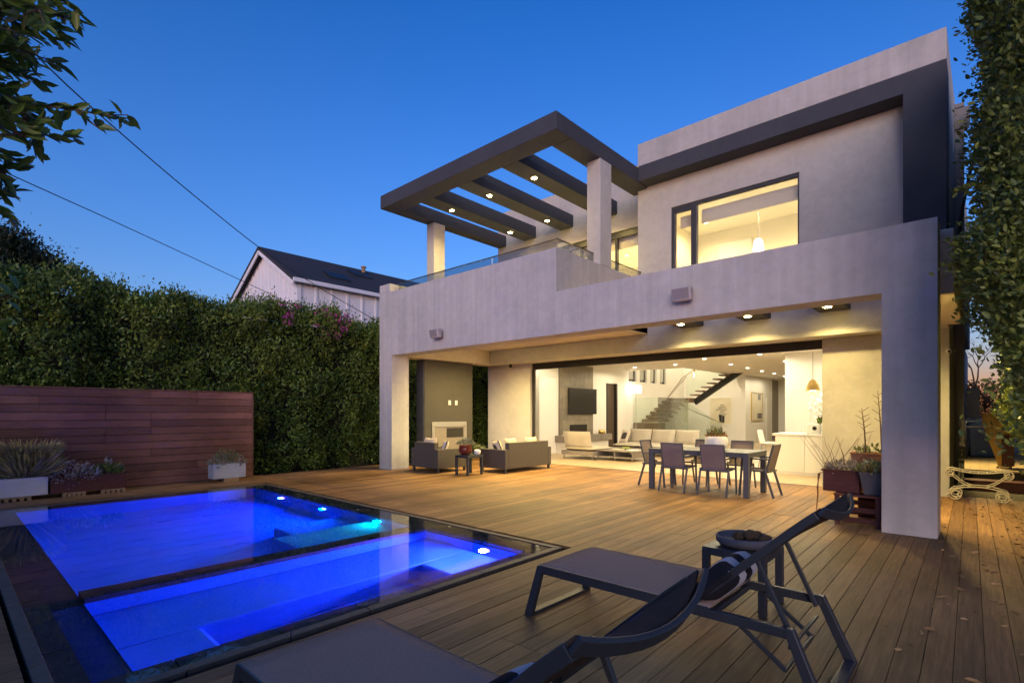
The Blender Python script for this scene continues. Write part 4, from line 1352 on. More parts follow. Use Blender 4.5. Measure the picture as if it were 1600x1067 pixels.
wicker_seat('dark wicker armchair with its back to the pool, beside the left column', (-9.87, 7.74, 0), 0, 1.0, 0.92, 1)
wicker_seat('dark wicker loveseat facing the outdoor fireplace, its back to the dining table', (-8.17, 9.585, 0), rad(90), 1.70, 0.86, 2)


def throw_pillow(loc, rz, tilt, matn, label, s=0.21, kind='pillows on the wicker seats'):
    o = MB().pillow((0, 0, 0), (s, 0, 0), (0, s, 0), (0, 0, 0.07), n=11, pinch=0.10).build('throw_pillow', matn, None, smooth=True, local=True)
    o.location = loc
    o.rotation_euler = (rad(tilt), 0, rz)
    return tag(o, label, 'pillow', kind)


throw_pillow((-9.98, 7.98, 0.60), rad(4), 72, 'cushion_beige', 'beige pillow leaning on the back of the wicker armchair')
throw_pillow((-9.60, 8.15, 0.57), rad(-40), 70, 'pillow_zebra', 'dark patterned pillow against the arm of the wicker armchair', 0.18)
throw_pillow((-8.40, 9.20, 0.60), rad(94), 72, 'cushion_beige', 'beige pillow on the loveseat, next to the black and white one')
throw_pillow((-8.40, 9.95, 0.60), rad(88), 72, 'cushion_beige', 'beige pillow at the house end of the wicker loveseat')
throw_pillow((-8.60, 8.93, 0.58), rad(160), 68, 'pillow_zebra', 'black and white pillow against the pool end arm of the loveseat', 0.18)
small_table('small dark metal table between the wicker seats with a red pot', (-8.93, 7.88, 0), 0.42, 0.48, 0.44, 0.05, 'lounger_metal')
rp = MB().lathe([(0.07, 0), (0.10, 0.01), (0.152, 0.08), (0.158, 0.14), (0.135, 0.20), (0.15, 0.215), (0.142, 0.222), (0.125, 0.20), (0.02, 0.19)], n=28).build('glazed_pot', 'glaze_red', None, smooth=True)
rp.location = (-8.78, 8.06, 0.441)
tag(rp, 'glazed dark red pot standing on the small patio table', 'pot')
tuft('potted_plant', 'grey green succulent plant growing in the dark red glazed pot', 'plant', (-8.78, 8.06, 0.635),
     [(260, 0.17, 0.17, 0.0, 0.15, 0.07, 0.32, 'succulent_leaf', 0.4)])
sp2 = MB().lathe([(0.045, 0), (0.075, 0.03), (0.08, 0.08), (0.06, 0.12), (0.055, 0.115), (0.01, 0.11)], n=20).build('small_pot', 'ceramic_white', None, smooth=True)
sp2.location = (-8.60, 8.26, 0.441)
tag(sp2, 'small pale round pot beside the dark red pot', 'pot')
tuft('potted_plant', 'pale yellow green plant spilling from the small pale pot', 'plant', (-8.60, 8.26, 0.55), [(150, 0.16, 0.16, 0.0, 0.13, 0.06, 0.3, 'mixed_leaf', 0.3)])

# ---------------------------------------------------------------- crates and pots by the right column
std = thing('plant_stand', 'low slatted reddish wooden stand on the deck beside the right column', 'plant stand', (-1.44, 7.62, 0))
for x in (0.0, 0.43):
    for y in (0.0, 0.62):
        MB().box(x, x + 0.05, y, y + 0.05, 0.001, 0.36).build('leg', 'crate_wood', std, local=True, bevel=0.003)
for z in (0.04, 0.17):
    MB().box(0.05, 0.43, 0.006, 0.030, z, z + 0.06).build('rail', 'crate_wood', std, local=True, bevel=0.003)
    MB().box(0.05, 0.43, 0.64, 0.664, z, z + 0.06).build('rail', 'crate_wood', std, local=True, bevel=0.003)
    MB().box(0.006, 0.030, 0.05, 0.62, z, z + 0.06).build('rail', 'crate_wood', std, local=True, bevel=0.003)
for k in range(6):
    y = -0.01 + k * 0.117
    MB().box(-0.01, 0.49, y, y + 0.10, 0.361, 0.385).build('slat', 'crate_wood', std, local=True, bevel=0.003)
def crate(label, loc, sx, sy, h, matn, tap=0.0, cat='planter', rz=0.0, rim=0.0):
    t = thing('planter_box', label, cat, loc, rz)
    m = MB()
    w = 0.02
    b0 = [(tap, tap), (sx - tap, tap), (sx - tap, sy - tap), (tap, sy - tap)]
    t0 = [(0, 0), (sx, 0), (sx, sy), (0, sy)]
    for i in range(4):
        a, b = i, (i + 1) % 4
        ins = lambda p, k: (p[0] + (sx / 2 - p[0]) * k, p[1] + (sy / 2 - p[1]) * k)
        q = 0.07
        m.hexa([(*b0[a], 0.001), (*b0[b], 0.001), (*ins(b0[b], q), 0.001), (*ins(b0[a], q), 0.001)], [(*t0[a], h), (*t0[b], h), (*ins(t0[b], q), h), (*ins(t0[a], q), h)])
    m.build('box', matn, t, local=True, bevel=0.004)
    MB().box(tap + 0.02, sx - tap - 0.02, tap + 0.02, sy - tap - 0.02, 0.01, h - 0.04).build('soil', 'soil', t, local=True)
    if rim:
        r = MB()
        r.box(-rim, sx + rim, -rim, rim * 0.5, h + 0.001, h + 0.022).box(-rim, sx + rim, sy - rim * 0.5, sy + rim, h + 0.001, h + 0.022)
        r.box(-rim, rim * 0.5, rim * 0.5 + 0.001, sy - rim * 0.5 - 0.001, h + 0.001, h + 0.022).box(sx - rim * 0.5, sx + rim, rim * 0.5 + 0.001, sy - rim * 0.5 - 0.001, h + 0.001, h + 0.022)
        r.build('rim', matn, t, local=True)
    return t


crate('dark red wooden planter box on the low slatted stand', (-1.60, 7.78, 0.386), 0.40, 0.46, 0.26, 'crate_wood', 0.0, rim=0.02)
crate('tapered dark grey square pot in front of the terracotta trough', (-1.19, 7.66, 0.386), 0.32, 0.32, 0.28, 'planter_grey', 0.05)
bx2 = MB().box(-1.30, -0.945, 8.32, 8.72, 0.0, 0.60).build('pot_pedestal', 'crate_wood', None, bevel=0.004)
tag(bx2, 'plain reddish wooden block holding the terracotta trough behind the stand', 'pedestal')
crate('long terracotta trough on a wooden block against the right column', (-1.38, 8.32, 0.601), 0.70, 0.30, 0.24, 'terracotta', 0.0, rim=0.015)
t = tuft('succulent_plant', 'dusty mauve succulents with trailing stems in the dark red box', 'plant', (-1.40, 7.99, 0.62),
         [(260, 0.20, 0.22, 0.0, 0.16, 0.055, 0.4, 'pale_leaf', 0.4), (90, 0.18, 0.2, 0.0, 0.14, 0.05, 0.4, 'succulent_leaf', 0.5)])
stems(t, (-1.45, 7.95, 0.62), 16, (0.15, 0.18), 0.55, 0.004, lean=0.7, seed=9)
m = MB()
for k in range(5):
    y = 7.80 + 0.03 * k
    m.tube([(-1.58, y, 0.64), (-1.66, y - 0.01, 0.60), (-1.66 - 0.01 * k, y, 0.40), (-1.68, y + 0.01, 0.12 + 0.05 * k)], 0.006, 5)
m.build('trailing_stem', 'rust_leaf', t)
t = tuft('succulent_plant', 'yellow green rosette succulents crowded in the dark grey square pot', 'plant', (-1.03, 7.82, 0.635),
         [(200, 0.19, 0.19, 0.0, 0.15, 0.07, 0.45, 'mixed_leaf', 0.4), (120, 0.17, 0.17, 0.02, 0.17, 0.07, 0.45, 'succulent_leaf', 0.5), (60, 0.17, 0.17, 0.0, 0.13, 0.06, 0.4, 'rust_leaf', 0.5)])
t = tuft('aeonium_plant', 'green rosettes with tall bare branching stalks in the terracotta trough', 'plant', (-1.03, 8.47, 0.83),
         [(130, 0.32, 0.12, 0.0, 0.12, 0.07, 0.5, 'mixed_leaf', 0.6)])
sb = MB()
rs = random.Random(2)
for bx, by, hh in ((-1.22, 8.42, 0.62), (-1.05, 8.48, 0.85), (-0.90, 8.5, 0.55)):
    pts = [(bx, by, 0.84), (bx - 0.02, by, 0.84 + hh * 0.5), (bx - 0.05, by, 0.84 + hh)]
    sb.tube(pts, [0.012, 0.009, 0.004], 6)
    for k in range(9):
        f = 0.45 + 0.55 * k / 9
        z = 0.84 + hh * f
        s = -1 if k % 2 else 1
        sb.tube([(bx - 0.04 * f, by, z), (bx - 0.04 * f + s * rs.uniform(0.05, 0.10), by + rs.uniform(-0.04, 0.04), z + rs.uniform(0.03, 0.08))], [0.005, 0.003], 5)
sb.build('stalk', 'twig', t)

# ---------------------------------------------------------------- planters by the wooden screen
def trough(label, loc, sx, sy, h, matn, pall):
    t = thing('planter_trough', label, 'planter', loc)
    m = MB()
    w = 0.025
    m.box(0, sx, 0, w, 0.07, h).box(0, sx, sy - w, sy, 0.07, h).box(0, w, w, sy - w, 0.07, h).box(sx - w, sx, w, sy - w, 0.07, h).box(w, sx - w, w, sy - w, 0.07, 0.09)
    m.build('box', matn, t, local=True, bevel=0.004)
    MB().box(w, sx - w, w, sy - w, 0.091, h - 0.03).build('soil', 'soil', t, local=True)
    for y0, y1 in pall:
        p = MB()
        p.box(sx * 0.1, sx + 0.02, y0, y1, 0.045, 0.069)
        n_ = 5
        for k in range(n_):
            yy = y0 + (y1 - y0 - 0.05) * k / (n_ - 1)
            p.box(sx * 0.1, sx + 0.015, yy, yy + 0.05, 0.001, 0.044)
        p.build('pallet_foot', 'pallet_wood', t, local=True)
    return t


trough('long white planter trough with a dry grass, below the wooden screen', (-11.62, -0.15, 0), 0.30, 1.35, 0.36, 'planter_white', [(0.75, 1.15)])
trough('reddish brown planter trough beside the white trough', (-11.62, 1.23, 0), 0.30, 1.02, 0.34, 'crate_wood', [(0.15, 0.45), (0.66, 1.0)])
trough('short blue grey planter trough standing alone near the end of the screen', (-11.70, 3.68, 0), 0.30, 0.62, 0.36, 'planter_blue', [(0.20, 0.48)])
# dry ornamental grass: fountain of thin blades
gr = thing('ornamental_grass', 'dry straw coloured fountain grass in the white trough', 'grass plant', (-11.47, 0.95, 0.33))
n_ = 1300
a = RNG.uniform(0, 2 * PI, n_); ln = RNG.uniform(0.30, 0.62, n_)
base = np.stack([-11.47 + 0.06 * np.cos(a), 0.95 + 0.12 * np.sin(a), np.full(n_, 0.33)], 1)
A = np.stack([np.cos(a) * 0.35, np.sin(a) * 0.42, np.full(n_, 1.0)], 1); A /= np.linalg.norm(A, axis=1)[:, None]
leaf_mesh('blades', base, A, ln, 0.014, 0.30, 0.2, 'grass_blade', gr)
leaf_mesh('blades', base + A * (ln * 0.8)[:, None], A + np.stack([np.cos(a) * 0.6, np.sin(a) * 0.8, -0.2 * np.ones(n_)], 1), ln * 0.40, 0.022, 0.45, 0.2, 'grass_blade', gr)
tuft('succulent_plant', 'low pale leaved plants at the edge of the white trough', 'plant', (-11.45, 0.55, 0.33), [(220, 0.14, 0.55, 0.0, 0.14, 0.07, 0.4, 'succulent_leaf', 0.4)])
tuft('trailing_plant', 'pinkish grey trailing succulent spilling over the reddish trough', 'plant', (-11.42, 1.55, 0.27), [(420, 0.20, 0.36, -0.05, 0.30, 0.06, 0.5, 'pale_leaf', 0.3), (120, 0.1, 0.2, -0.2, 0.1, 0.05, 0.5, 'pale_leaf', 0.1)])
tuft('flowering_plant', 'dark leaved plant with a pale pink head at the end of the reddish trough', 'plant', (-11.45, 2.0, 0.30), [(200, 0.16, 0.2, 0.0, 0.22, 0.07, 0.4, 'hedge_leaf', 0.4), (60, 0.05, 0.06, 0.16, 0.30, 0.05, 0.6, 'pale_leaf', 0.4), (70, 0.12, 0.25, 0.0, 0.2, 0.09, 0.3, 'mixed_leaf', 0.5)])
tuft('potted_plant', 'bushy grey green plant with an orange tip in the blue grey trough', 'plant', (-11.55, 3.98, 0.32), [(420, 0.20, 0.36, -0.06, 0.24, 0.06, 0.35, 'succulent_leaf', 0.4), (240, 0.16, 0.22, 0.05, 0.36, 0.06, 0.3, 'mixed_leaf', 0.7), (24, 0.05, 0.05, 0.2, 0.32, 0.06, 0.5, 'rust_leaf', 0.6)])

# ---------------------------------------------------------------- wooden screen
fence = thing('privacy_screen', 'reddish horizontal board screen behind the planters and pool', 'fence', (-11.95, 2.0, 0))
rows, bh = 13, 0.1395
fr_ = random.Random(8)
seams = [-2.0, -0.9, 0.35, 1.15, 2.05, 2.75, 3.55, 4.62]
for r in range(rows):
    y = -2.0
    cuts = sorted(fr_.sample(seams[1:-1], 2)) + [4.62]
    for c in cuts:
        dx = fr_.uniform(-0.003, 0.003)
        m = MB().box(-11.925 + dx, -11.900 + dx, y + 0.0015, c - 0.0015, 0.012 + r * bh, 0.012 + (r + 1) * bh - 0.007)
        m.build('fence_board', 'fence_wood', fence, bevel=0.003, mods=1)
        y = c
for y in (-1.9, -0.5, 0.9, 2.3, 3.6, 4.55):
    MB().box(-12.02, -11.93, y - 0.045, y + 0.045, -0.15, 1.80).build('post', 'fence_wood', fence)
MB().box(-12.03, -11.89, -2.0, 4.63, 0.013 + rows * bh, 0.013 + rows * bh + 0.02).build('cap_rail', 'fence_wood', fence, bevel=0.003)
MB().box(-11.93, -11.897, 4.622, 4.645, 0.01, 0.012 + rows * bh).build('end_trim', 'fence_wood', fence, bevel=0.003)

# ---------------------------------------------------------------- right side yard
sb_ = thing('scroll_bench', 'cream wrought iron bench frame with scrolled feet on the side deck', 'bench', (-0.12, 11.1, 0))
def spiral(cx, y, cz, r, turns, start, sgn=1, n=26):
    return [(cx + r * (1 - 0.72 * k / n) * math.cos(start + sgn * turns * 2 * PI * k / n), y, cz + r * (1 - 0.72 * k / n) * math.sin(start + sgn * turns * 2 * PI * k / n)) for k in range(n + 1)]
for yy in (-0.16, 0.16):
    fm = MB()
    # seat curve with rolled ends
    fm.tube([(-0.34 + 0.68 * k / 14, yy, 0.50 - 0.05 * math.sin(PI * k / 14)) for k in range(15)], 0.011, 6)
    fm.build('seat_rail', 'iron_white', sb_, local=True)
    for s in (-1, 1):
        q = MB()
        q.tube([(s * (0.34 + 0.0) + s * p[0], yy, p[2]) for p in spiral(0.0, yy, 0.43, 0.07, 1.2, PI / 2, -1)], 0.009, 6)
        q.tube([(s * (0.345 - 0.30 * k / 10), yy, 0.43 - 0.20 * math.sin(0.5 * PI * k / 10) ) for k in range(11)], 0.009, 6)
        q.build('scroll_end', 'iron_white', sb_, local=True)
        q = MB()
        q.tube([(s * p[0], yy, p[2]) for p in spiral(0.27, yy, 0.10, 0.095, 1.9, PI / 2, -1, 34)], 0.009, 6)
        q.tube([(s * (0.27 * k / 10), yy, 0.235 - 0.045 * (k / 10) ** 2) for k in range(11)], 0.010, 6)
        q.tube([(s * (0.10 + 0.29 * k / 10), yy, 0.225 - 0.16 * (k / 10) ** 2.2) for k in range(11)], 0.009, 6)
        q.build('scroll_foot', 'iron_white', sb_, local=True)
cr = MB()
for k in range(7):
    x = -0.30 + 0.10 * k
    cr.tube([(x, -0.16, 0.50 - 0.05 * math.sin(PI * (x + 0.34) / 0.68)), (x, 0.16, 0.50 - 0.05 * math.sin(PI * (x + 0.34) / 0.68))], 0.006, 5)
cr.tube([(-0.27, -0.16, 0.012), (-0.27, 0.16, 0.012)], 0.008, 5).tube([(0.27, -0.16, 0.012), (0.27, 0.16, 0.012)], 0.008, 5)
cr.build('cross_bar', 'iron_white', sb_, local=True)
pf = thing('side_landing', 'tiled landing one step up along the side of the house', 'landing', (0, 16.0, 0))
tile_mat('landing_tile', (0.32, 0.24, 0.13), (0.28, 0.21, 0.11), (0.12, 0.09, 0.05), 0.3, 0.3, 'xy', 0.6)
MB().box(-0.46, 1.6, 14.6, 25.0, -0.16, 0.18).build('riser_block', 'bin_black', pf)
MB().box(-0.46, 1.62, 14.56, 25.0, 0.181, 0.215).build('tile_surface', 'landing_tile', pf)
MB().box(-0.45, 1.6, 14.05, 14.55, -0.16, 0.04).build('step', 'wine_wood', pf)
bn = thing('recycling_bin', 'dark blue wheeled recycling bin at the end of the side passage', 'bin', (-0.10, 18.9, 0.216))
MB().hexa([(-0.27, -0.28, 0.02), (0.27, -0.28, 0.02), (0.27, 0.24, 0.06), (-0.27, 0.24, 0.06)], [(-0.33, -0.33, 0.92), (0.33, -0.33, 0.92), (0.33, 0.33, 0.92), (-0.33, 0.33, 0.92)]).build('body', 'bin_blue', bn, local=True, bevel=0.02)
MB().hexa([(-0.35, -0.36, 0.921), (0.35, -0.36, 0.921), (0.35, 0.36, 0.921), (-0.35, 0.36, 0.921)], [(-0.33, -0.34, 0.97), (0.33, -0.34, 0.97), (0.33, 0.30, 1.01), (-0.33, 0.30, 1.01)]).build('lid', 'bin_blue', bn, local=True, bevel=0.01)
for s in (-1, 1):
    MB().disc((s * 0.30 - 0.02, 0.24, 0.13), 0.13, 'x', 18, 0.05).build('wheel', 'bin_black', bn, local=True)
MB().add([(-0.05, -0.329, 0.62), (0.0, -0.33, 0.70), (0.05, -0.329, 0.62), (0.03, -0.329, 0.62), (0.0, -0.33, 0.665), (-0.03, -0.329, 0.62),
          (-0.05, -0.315, 0.62), (0.0, -0.315, 0.70), (0.05, -0.315, 0.62), (0.03, -0.315, 0.62), (0.0, -0.315, 0.665), (-0.03, -0.315, 0.62)],
         [(0, 5, 4, 1), (1, 4, 3, 2), (0, 1, 7, 6), (1, 2, 8, 7)]).build('arrow_mark', 'planter_blue', bn, local=True)
bt = thing('black_table', 'black slatted metal table standing in front of the blue bin', 'table', (-0.12, 17.9, 0.216))
for k in range(5):
    MB().box(-0.36, 0.36, -0.25 + k * 0.1, -0.17 + k * 0.1, 0.95, 0.98).build('slat', 'bin_black', bt, local=True)
for x in (-0.34, 0.31):
    for y in (-0.24, 0.20):
        MB().box(x, x + 0.03, y, y + 0.03, 0.001, 0.949).build('leg', 'bin_black', bt, local=True)
MB().box(-0.31, 0.31, -0.235, -0.215, 0.80, 0.85).build('rail', 'bin_black', bt, local=True)
yc = thing('curved_cabinet', 'yellow bow sided wooden cabinet narrowing towards the floor, by the hedge', 'cabinet', (0.10, 15.4, 0.216))
pr = [(0.30, 0.03), (0.235, 0.3), (0.12, 0.65), (0.05, 0.95), (0.02, 1.16)]
m = MB()
for (xa, za), (xb, zb) in zip(pr[:-1], pr[1:]):
    m.hexa([(xa - 0.25, -0.17, za), (0.26, -0.17, za), (0.26, 0.17, za), (xa - 0.25, 0.17, za)], [(xb - 0.25, -0.17, zb), (0.26, -0.17, zb), (0.26, 0.17, zb), (xb - 0.25, 0.17, zb)])
m.build('body', 'yellow_wood', yc, local=True)
MB().box(0.10, 0.30, -0.20, -0.171, 0.05, 0.72).build('door', 'wine_wood', yc, local=True, bevel=0.004)
MB().disc((0.03, -0.19, 0.52), 0.035, 'y', 14, 0.02).tube([(0.0, -0.175, 0.67), (0.0, -0.22, 0.67), (0.08, -0.22, 0.665)], 0.01, 6).build('latch', 'brushed_steel', yc, local=True)
for x in (0.02, 0.22):
    MB().box(x, x + 0.04, -0.12, -0.08, 0.0, 0.03).build('foot', 'bin_black', yc, local=True)
ub = thing('utility_box', 'pale grey metal cabinet fixed at the far end of the side passage', 'utility box', (-0.36, 20.5, 0.216))
MB().box(-0.14, 0.16, -0.15, 0.15, 0.0, 1.9).build('case', 'planter_blue', ub, local=True, bevel=0.01)
MB().box(-0.12, 0.14, -0.158, -0.151, 0.1, 1.8).build('door', 'planter_blue', ub, local=True, bevel=0.004)
ho = thing('folded_chair', 'dark green folded chair leaning on the side wall behind the bench', 'chair', (-0.40, 12.3, 0))
m = MB()
for dx in (0.0, 0.05):
    m.bar((dx, -0.15, -0.1), (dx + 0.02, 0.2, 0.85), 0.025, 0.025).bar((dx, 0.35, -0.1), (dx + 0.02, 0.02, 0.8), 0.025, 0.025)
m.build('frame', 'bin_black', ho, local=True)
for k in range(4):
    MB().box(-0.01, 0.08, 0.03 + 0.03 * k, 0.05 + 0.03 * k, 0.50 + 0.08 * k, 0.55 + 0.08 * k).build('slat', 'hedge_core', ho, local=True)
# service cable and meter on the side of the house
sc_ = thing('service_cable', 'black electric service cable looping down the house corner', 'cable', (-0.40, 10.8, 3.0))
MB().tube([(0.45, 9.8, 7.6), (0.12, 10.3, 6.6), (-0.12, 10.6, 5.6), (-0.30, 10.75, 4.6), (-0.36, 10.78, 4.05), (-0.38, 10.70, 3.55), (-0.36, 10.6, 3.15), (-0.28, 10.65, 2.95), (-0.22, 10.8, 2.98)], 0.022, 8).build('cable', 'cable_black', sc_)
MB().tube([(0.30, 10.1, 6.7), (0.05, 10.5, 5.6), (-0.05, 10.7, 4.9)], 0.010, 6).build('cable', 'cable_black', sc_)
mt = thing('electric_meter', 'round dark glass meter on the side of the house below the cable', 'meter', (-0.29, 10.2, 3.62))
MB().lathe([(0.02, 0.0), (0.10, 0.02), (0.125, 0.06), (0.13, 0.12), (0.13, 0.18), (0.10, 0.22)], n=20).build('meter_dome', 'meter_grey', mt, local=True, smooth=True).rotation_euler = (rad(90), 0, 0)
MB().box(-0.008, 0.10, 0.02, 0.24, -0.55, -0.10).build('meter_box', 'utility_grey', mt, local=True, bevel=0.01)
# ---------------------------------------------------------------- things seen inside the house
tv = thing('television', 'large black flat television on the tiled chimney breast', 'television', (-10.94, 15.75, 1.34))
MB().box(0.04, 0.09, -0.86, 0.86, 0.0, 0.93).build('screen', 'screen_black', tv, local=True, bevel=0.006)
MB().box(0.0, 0.039, -0.3, 0.3, 0.25, 0.65).build('bracket', 'bin_black', tv, local=True)
cs = thing('media_console', 'long low floating grey console under the television', 'console', (-10.72, 15.4, 0.30))
MB().box(-0.28, 0.20, -1.2, 1.75, 0.08, 0.31).build('cabinet', 'taupe_panel', cs, local=True, bevel=0.004)
MB().box(-0.28, 0.10, -1.1, 1.65, -0.293, 0.079).build('plinth', 'white_paint', cs, local=True)
for k in range(4):
    y = -1.19 + k * 0.735
    MB().box(0.201, 0.212, y, y + 0.725, 0.09, 0.30).build('drawer', 'taupe_panel', cs, local=True, bevel=0.003)
vz = MB().lathe([(0.10, 0), (0.13, 0.02), (0.13, 0.14), (0.12, 0.15), (0.02, 0.15)], n=20).build('candle_jar', 'gold_brass', None, smooth=True)
vz.location = (-10.72, 16.75, 0.611)
tag(vz, 'short brass banded jar on the far end of the grey console', 'jar')
bk = MB().box(-10.82, -10.58, 14.4, 14.75, 0.611, 0.65).build('book', 'paper_cream', None, bevel=0.004)
tag(bk, 'pale book lying on the near end of the grey console', 'book')
sh_ = MB().lathe([(0.01, 0), (0.07, 0.02), (0.08, 0.06), (0.03, 0.10)], n=14).build('sea_shell', 'ceramic_white', None, smooth=True)
sh_.location = (-10.7, 14.55, 0.651)
tag(sh_, 'white shell ornament standing on the pale book', 'ornament')


def modular_sofa(label, loc, rz, w, d, backs, group='cream leather sofas in the living room'):
    t = thing('leather_sofa', label, 'sofa', loc, rz, group)
    MB().box(-w / 2, w / 2, 0, d, 0.14, 0.26).build('base', 'taupe_panel', t, local=True, bevel=0.01)
    n = max(1, round(w / 0.8))
    for k in range(n):
        x0 = -w / 2 + w * k / n
        MB().pillow((x0 + w / n / 2, d / 2, 0.325), (w / n / 2 - 0.004, 0, 0), (0, d / 2 + 0.02, 0), (0, 0, 0.075), n=9, pinch=0).build('seat_cushion', 'leather_cream', t, smooth=True, local=True)
    for x0, x1 in backs:
        xc, hw = (x0 + x1) / 2, (x1 - x0) / 2
        MB().pillow((xc, 0.10, 0.60), (hw, 0, 0), (0, -0.06, 0.24), (0, 0.09, 0.03), n=9, pinch=0.02).build('back_cushion', 'leather_cream', t, smooth=True, local=True)
    for x in (-w / 2 + 0.06, w / 2 - 0.06):
        for y in (0.06, d - 0.06):
            MB().bar((x, y, 0.007), (x, y, 0.14), 0.025, 0.025, (0, 1, 0)).build('leg', 'brushed_steel', t, local=True)
    return t


modular_sofa('cream leather chaise with one back cushion, between the wicker loveseat and the television', (-9.1, 12.85, 0), 0, 1.15, 1.1, [(-0.55, 0.45)])
modular_sofa('long cream leather sofa with three back cushions in front of the stairs', (-8.05, 16.3, 0), rad(180), 2.6, 1.05, [(-1.28, -0.50), (-0.48, 0.34), (0.36, 1.20)])
throw_pillow((-9.25, 15.95, 0.58), rad(-20), 66, 'pillow_zebra', 'patterned pale pillow at the end of the long leather sofa', 0.24, 'pillows on the leather sofa')
ct = thing('coffee_table', 'low dark two tier coffee table with books in front of the chaise', 'coffee table', (-7.97, 13.15, 0.006))
MB().box(-0.62, 0.62, -0.05, 0.95, 0.27, 0.30).build('tabletop', 'taupe_panel', ct, local=True, bevel=0.004)
MB().box(-0.60, 0.60, -0.03, 0.93, 0.10, 0.125).build('shelf', 'taupe_panel', ct, local=True, bevel=0.004)
for x in (-0.60, -0.02, 0.57):
    MB().box(x, x + 0.03, -0.03, 0.92, 0.126, 0.269).build('divider', 'taupe_panel', ct, local=True)
for x in (-0.58, 0.0, 0.55):
    for y in (0.0, 0.88):
        MB().bar((x, y, 0.001), (x, y, 0.10), 0.02, 0.02, (0, 1, 0)).build('leg', 'brushed_steel', ct, local=True)
for i, (x, y, w, d, mt_, lab) in enumerate(((-8.2, 13.35, 0.30, 0.22, 'paper_cream', 'pale open magazine beside the green apples on the coffee table'), (-7.7, 13.3, 0.34, 0.24, 'ceramic_white', 'white picture book at the dining side of the coffee table'))):
    b = MB().box(x, x + w, y, y + d, 0.307, 0.34).build('book', mt_, None, bevel=0.004)
    tag(b, lab, 'book')
fb = MB()
for k in range(7):
    a = k * 0.9
    fb.lathe([(0.004, 0), (0.035, 0.015), (0.042, 0.04), (0.03, 0.07), (0.004, 0.075)], (-7.95 + 0.09 * math.cos(a), 13.75 + 0.07 * math.sin(a), 0.307), 10)
ap = thing('apple_bowl', 'green apples heaped in a shallow tray on the coffee table', 'fruit', (-7.95, 13.75, 0.307))
fb.build('apples', 'green_fruit', ap, smooth=True)
MB().lathe([(0.15, -0.0), (0.17, 0.03), (0.16, 0.03), (0.14, 0.008)], (-7.95, 13.75, 0.3065), 20).build('tray', 'dark_wood', ap)
fl = thing('floor_lamp', 'floor lamp with a white drum shade left of the stairs', 'lamp', (-10.72, 19.32, 0.006))
MB().lathe([(0.14, 0), (0.14, 0.02), (0.012, 0.03), (0.012, 2.2)], n=16).build('stand', 'brushed_steel', fl, local=True)
MB().lathe([(0.22, 2.2), (0.22, 2.5)], n=24).build('lamp_shade', 'lamp_shade_glow', fl, local=True)
scn = thing('hall_pendant', 'slim brass pendant with two lit tubes hanging by the stairs', 'lamp', (-9.4, 22.0, 2.85))
MB().bar((0, 0, 0), (0, 0, 0.55), 0.03, 0.05).bar((0.16, 0, 0.35), (0.16, 0, 0.8), 0.03, 0.05).bar((0.0, 0, 0.45), (0.16, 0, 0.45), 0.03, 0.03).tube([(0.16, 0, 0.8), (0.16, 0, 3.34)], 0.006, 6).build('body', 'gold_brass', scn, local=True)
MB().bar((0, -0.03, 0.05), (0, -0.03, 0.28), 0.05, 0.025).bar((0.16, -0.03, 0.52), (0.16, -0.03, 0.72), 0.05, 0.025).build('tube_light', 'lamp_shade_glow', scn, local=True)
# kitchen
isl = thing('kitchen_island', 'long white kitchen island with a white stone top', 'kitchen island', (-2.4, 12.9, 0.006))
MB().box(-1.22, 1.2, 0.03, 1.0, 0.0, 0.87).build('cabinet', 'white_gloss', isl, local=True, bevel=0.004)
MB().box(-1.28, 1.22, 0.0, 1.05, 0.871, 0.92).build('worktop', 'ceramic_white', isl, local=True, bevel=0.006)
for k in range(4):
    x = -1.21 + k * 0.6
    MB().box(x, x + 0.592, 0.012, 0.029, 0.06, 0.86).build('panel', 'white_gloss', isl, local=True, bevel=0.003)
MB().box(-0.50, -0.36, 0.004, 0.0115, 0.62, 0.69).build('socket_plate', 'plastic_white', isl, local=True)
sl = thing('bar_stool', 'white shell bar stool tucked at the far side of the island', 'stool', (-4.0, 13.9, 0.006))
MB().hexa([(-0.2, -0.2, 0.62), (0.2, -0.2, 0.62), (0.2, 0.2, 0.62), (-0.2, 0.2, 0.62)], [(-0.21, -0.21, 0.66), (0.21, -0.21, 0.66), (0.21, 0.21, 0.66), (-0.21, 0.21, 0.66)]).build('seat', 'plastic_white', sl, local=True, bevel=0.015)
MB().hexa([(-0.21, -0.2, 0.661), (-0.18, -0.2, 0.661), (-0.18, 0.2, 0.661), (-0.21, 0.2, 0.661)], [(-0.27, -0.19, 0.96), (-0.245, -0.19, 0.96), (-0.245, 0.19, 0.96), (-0.27, 0.19, 0.96)]).build('backrest', 'plastic_white', sl, local=True, bevel=0.008)
for x in (-1, 1):
    for y in (-1, 1):
        MB().bar((x * 0.22, y * 0.22, 0.001), (x * 0.15, y * 0.15, 0.62), 0.02, 0.02, (0, 1, 0)).build('leg', 'brushed_steel', sl, local=True)
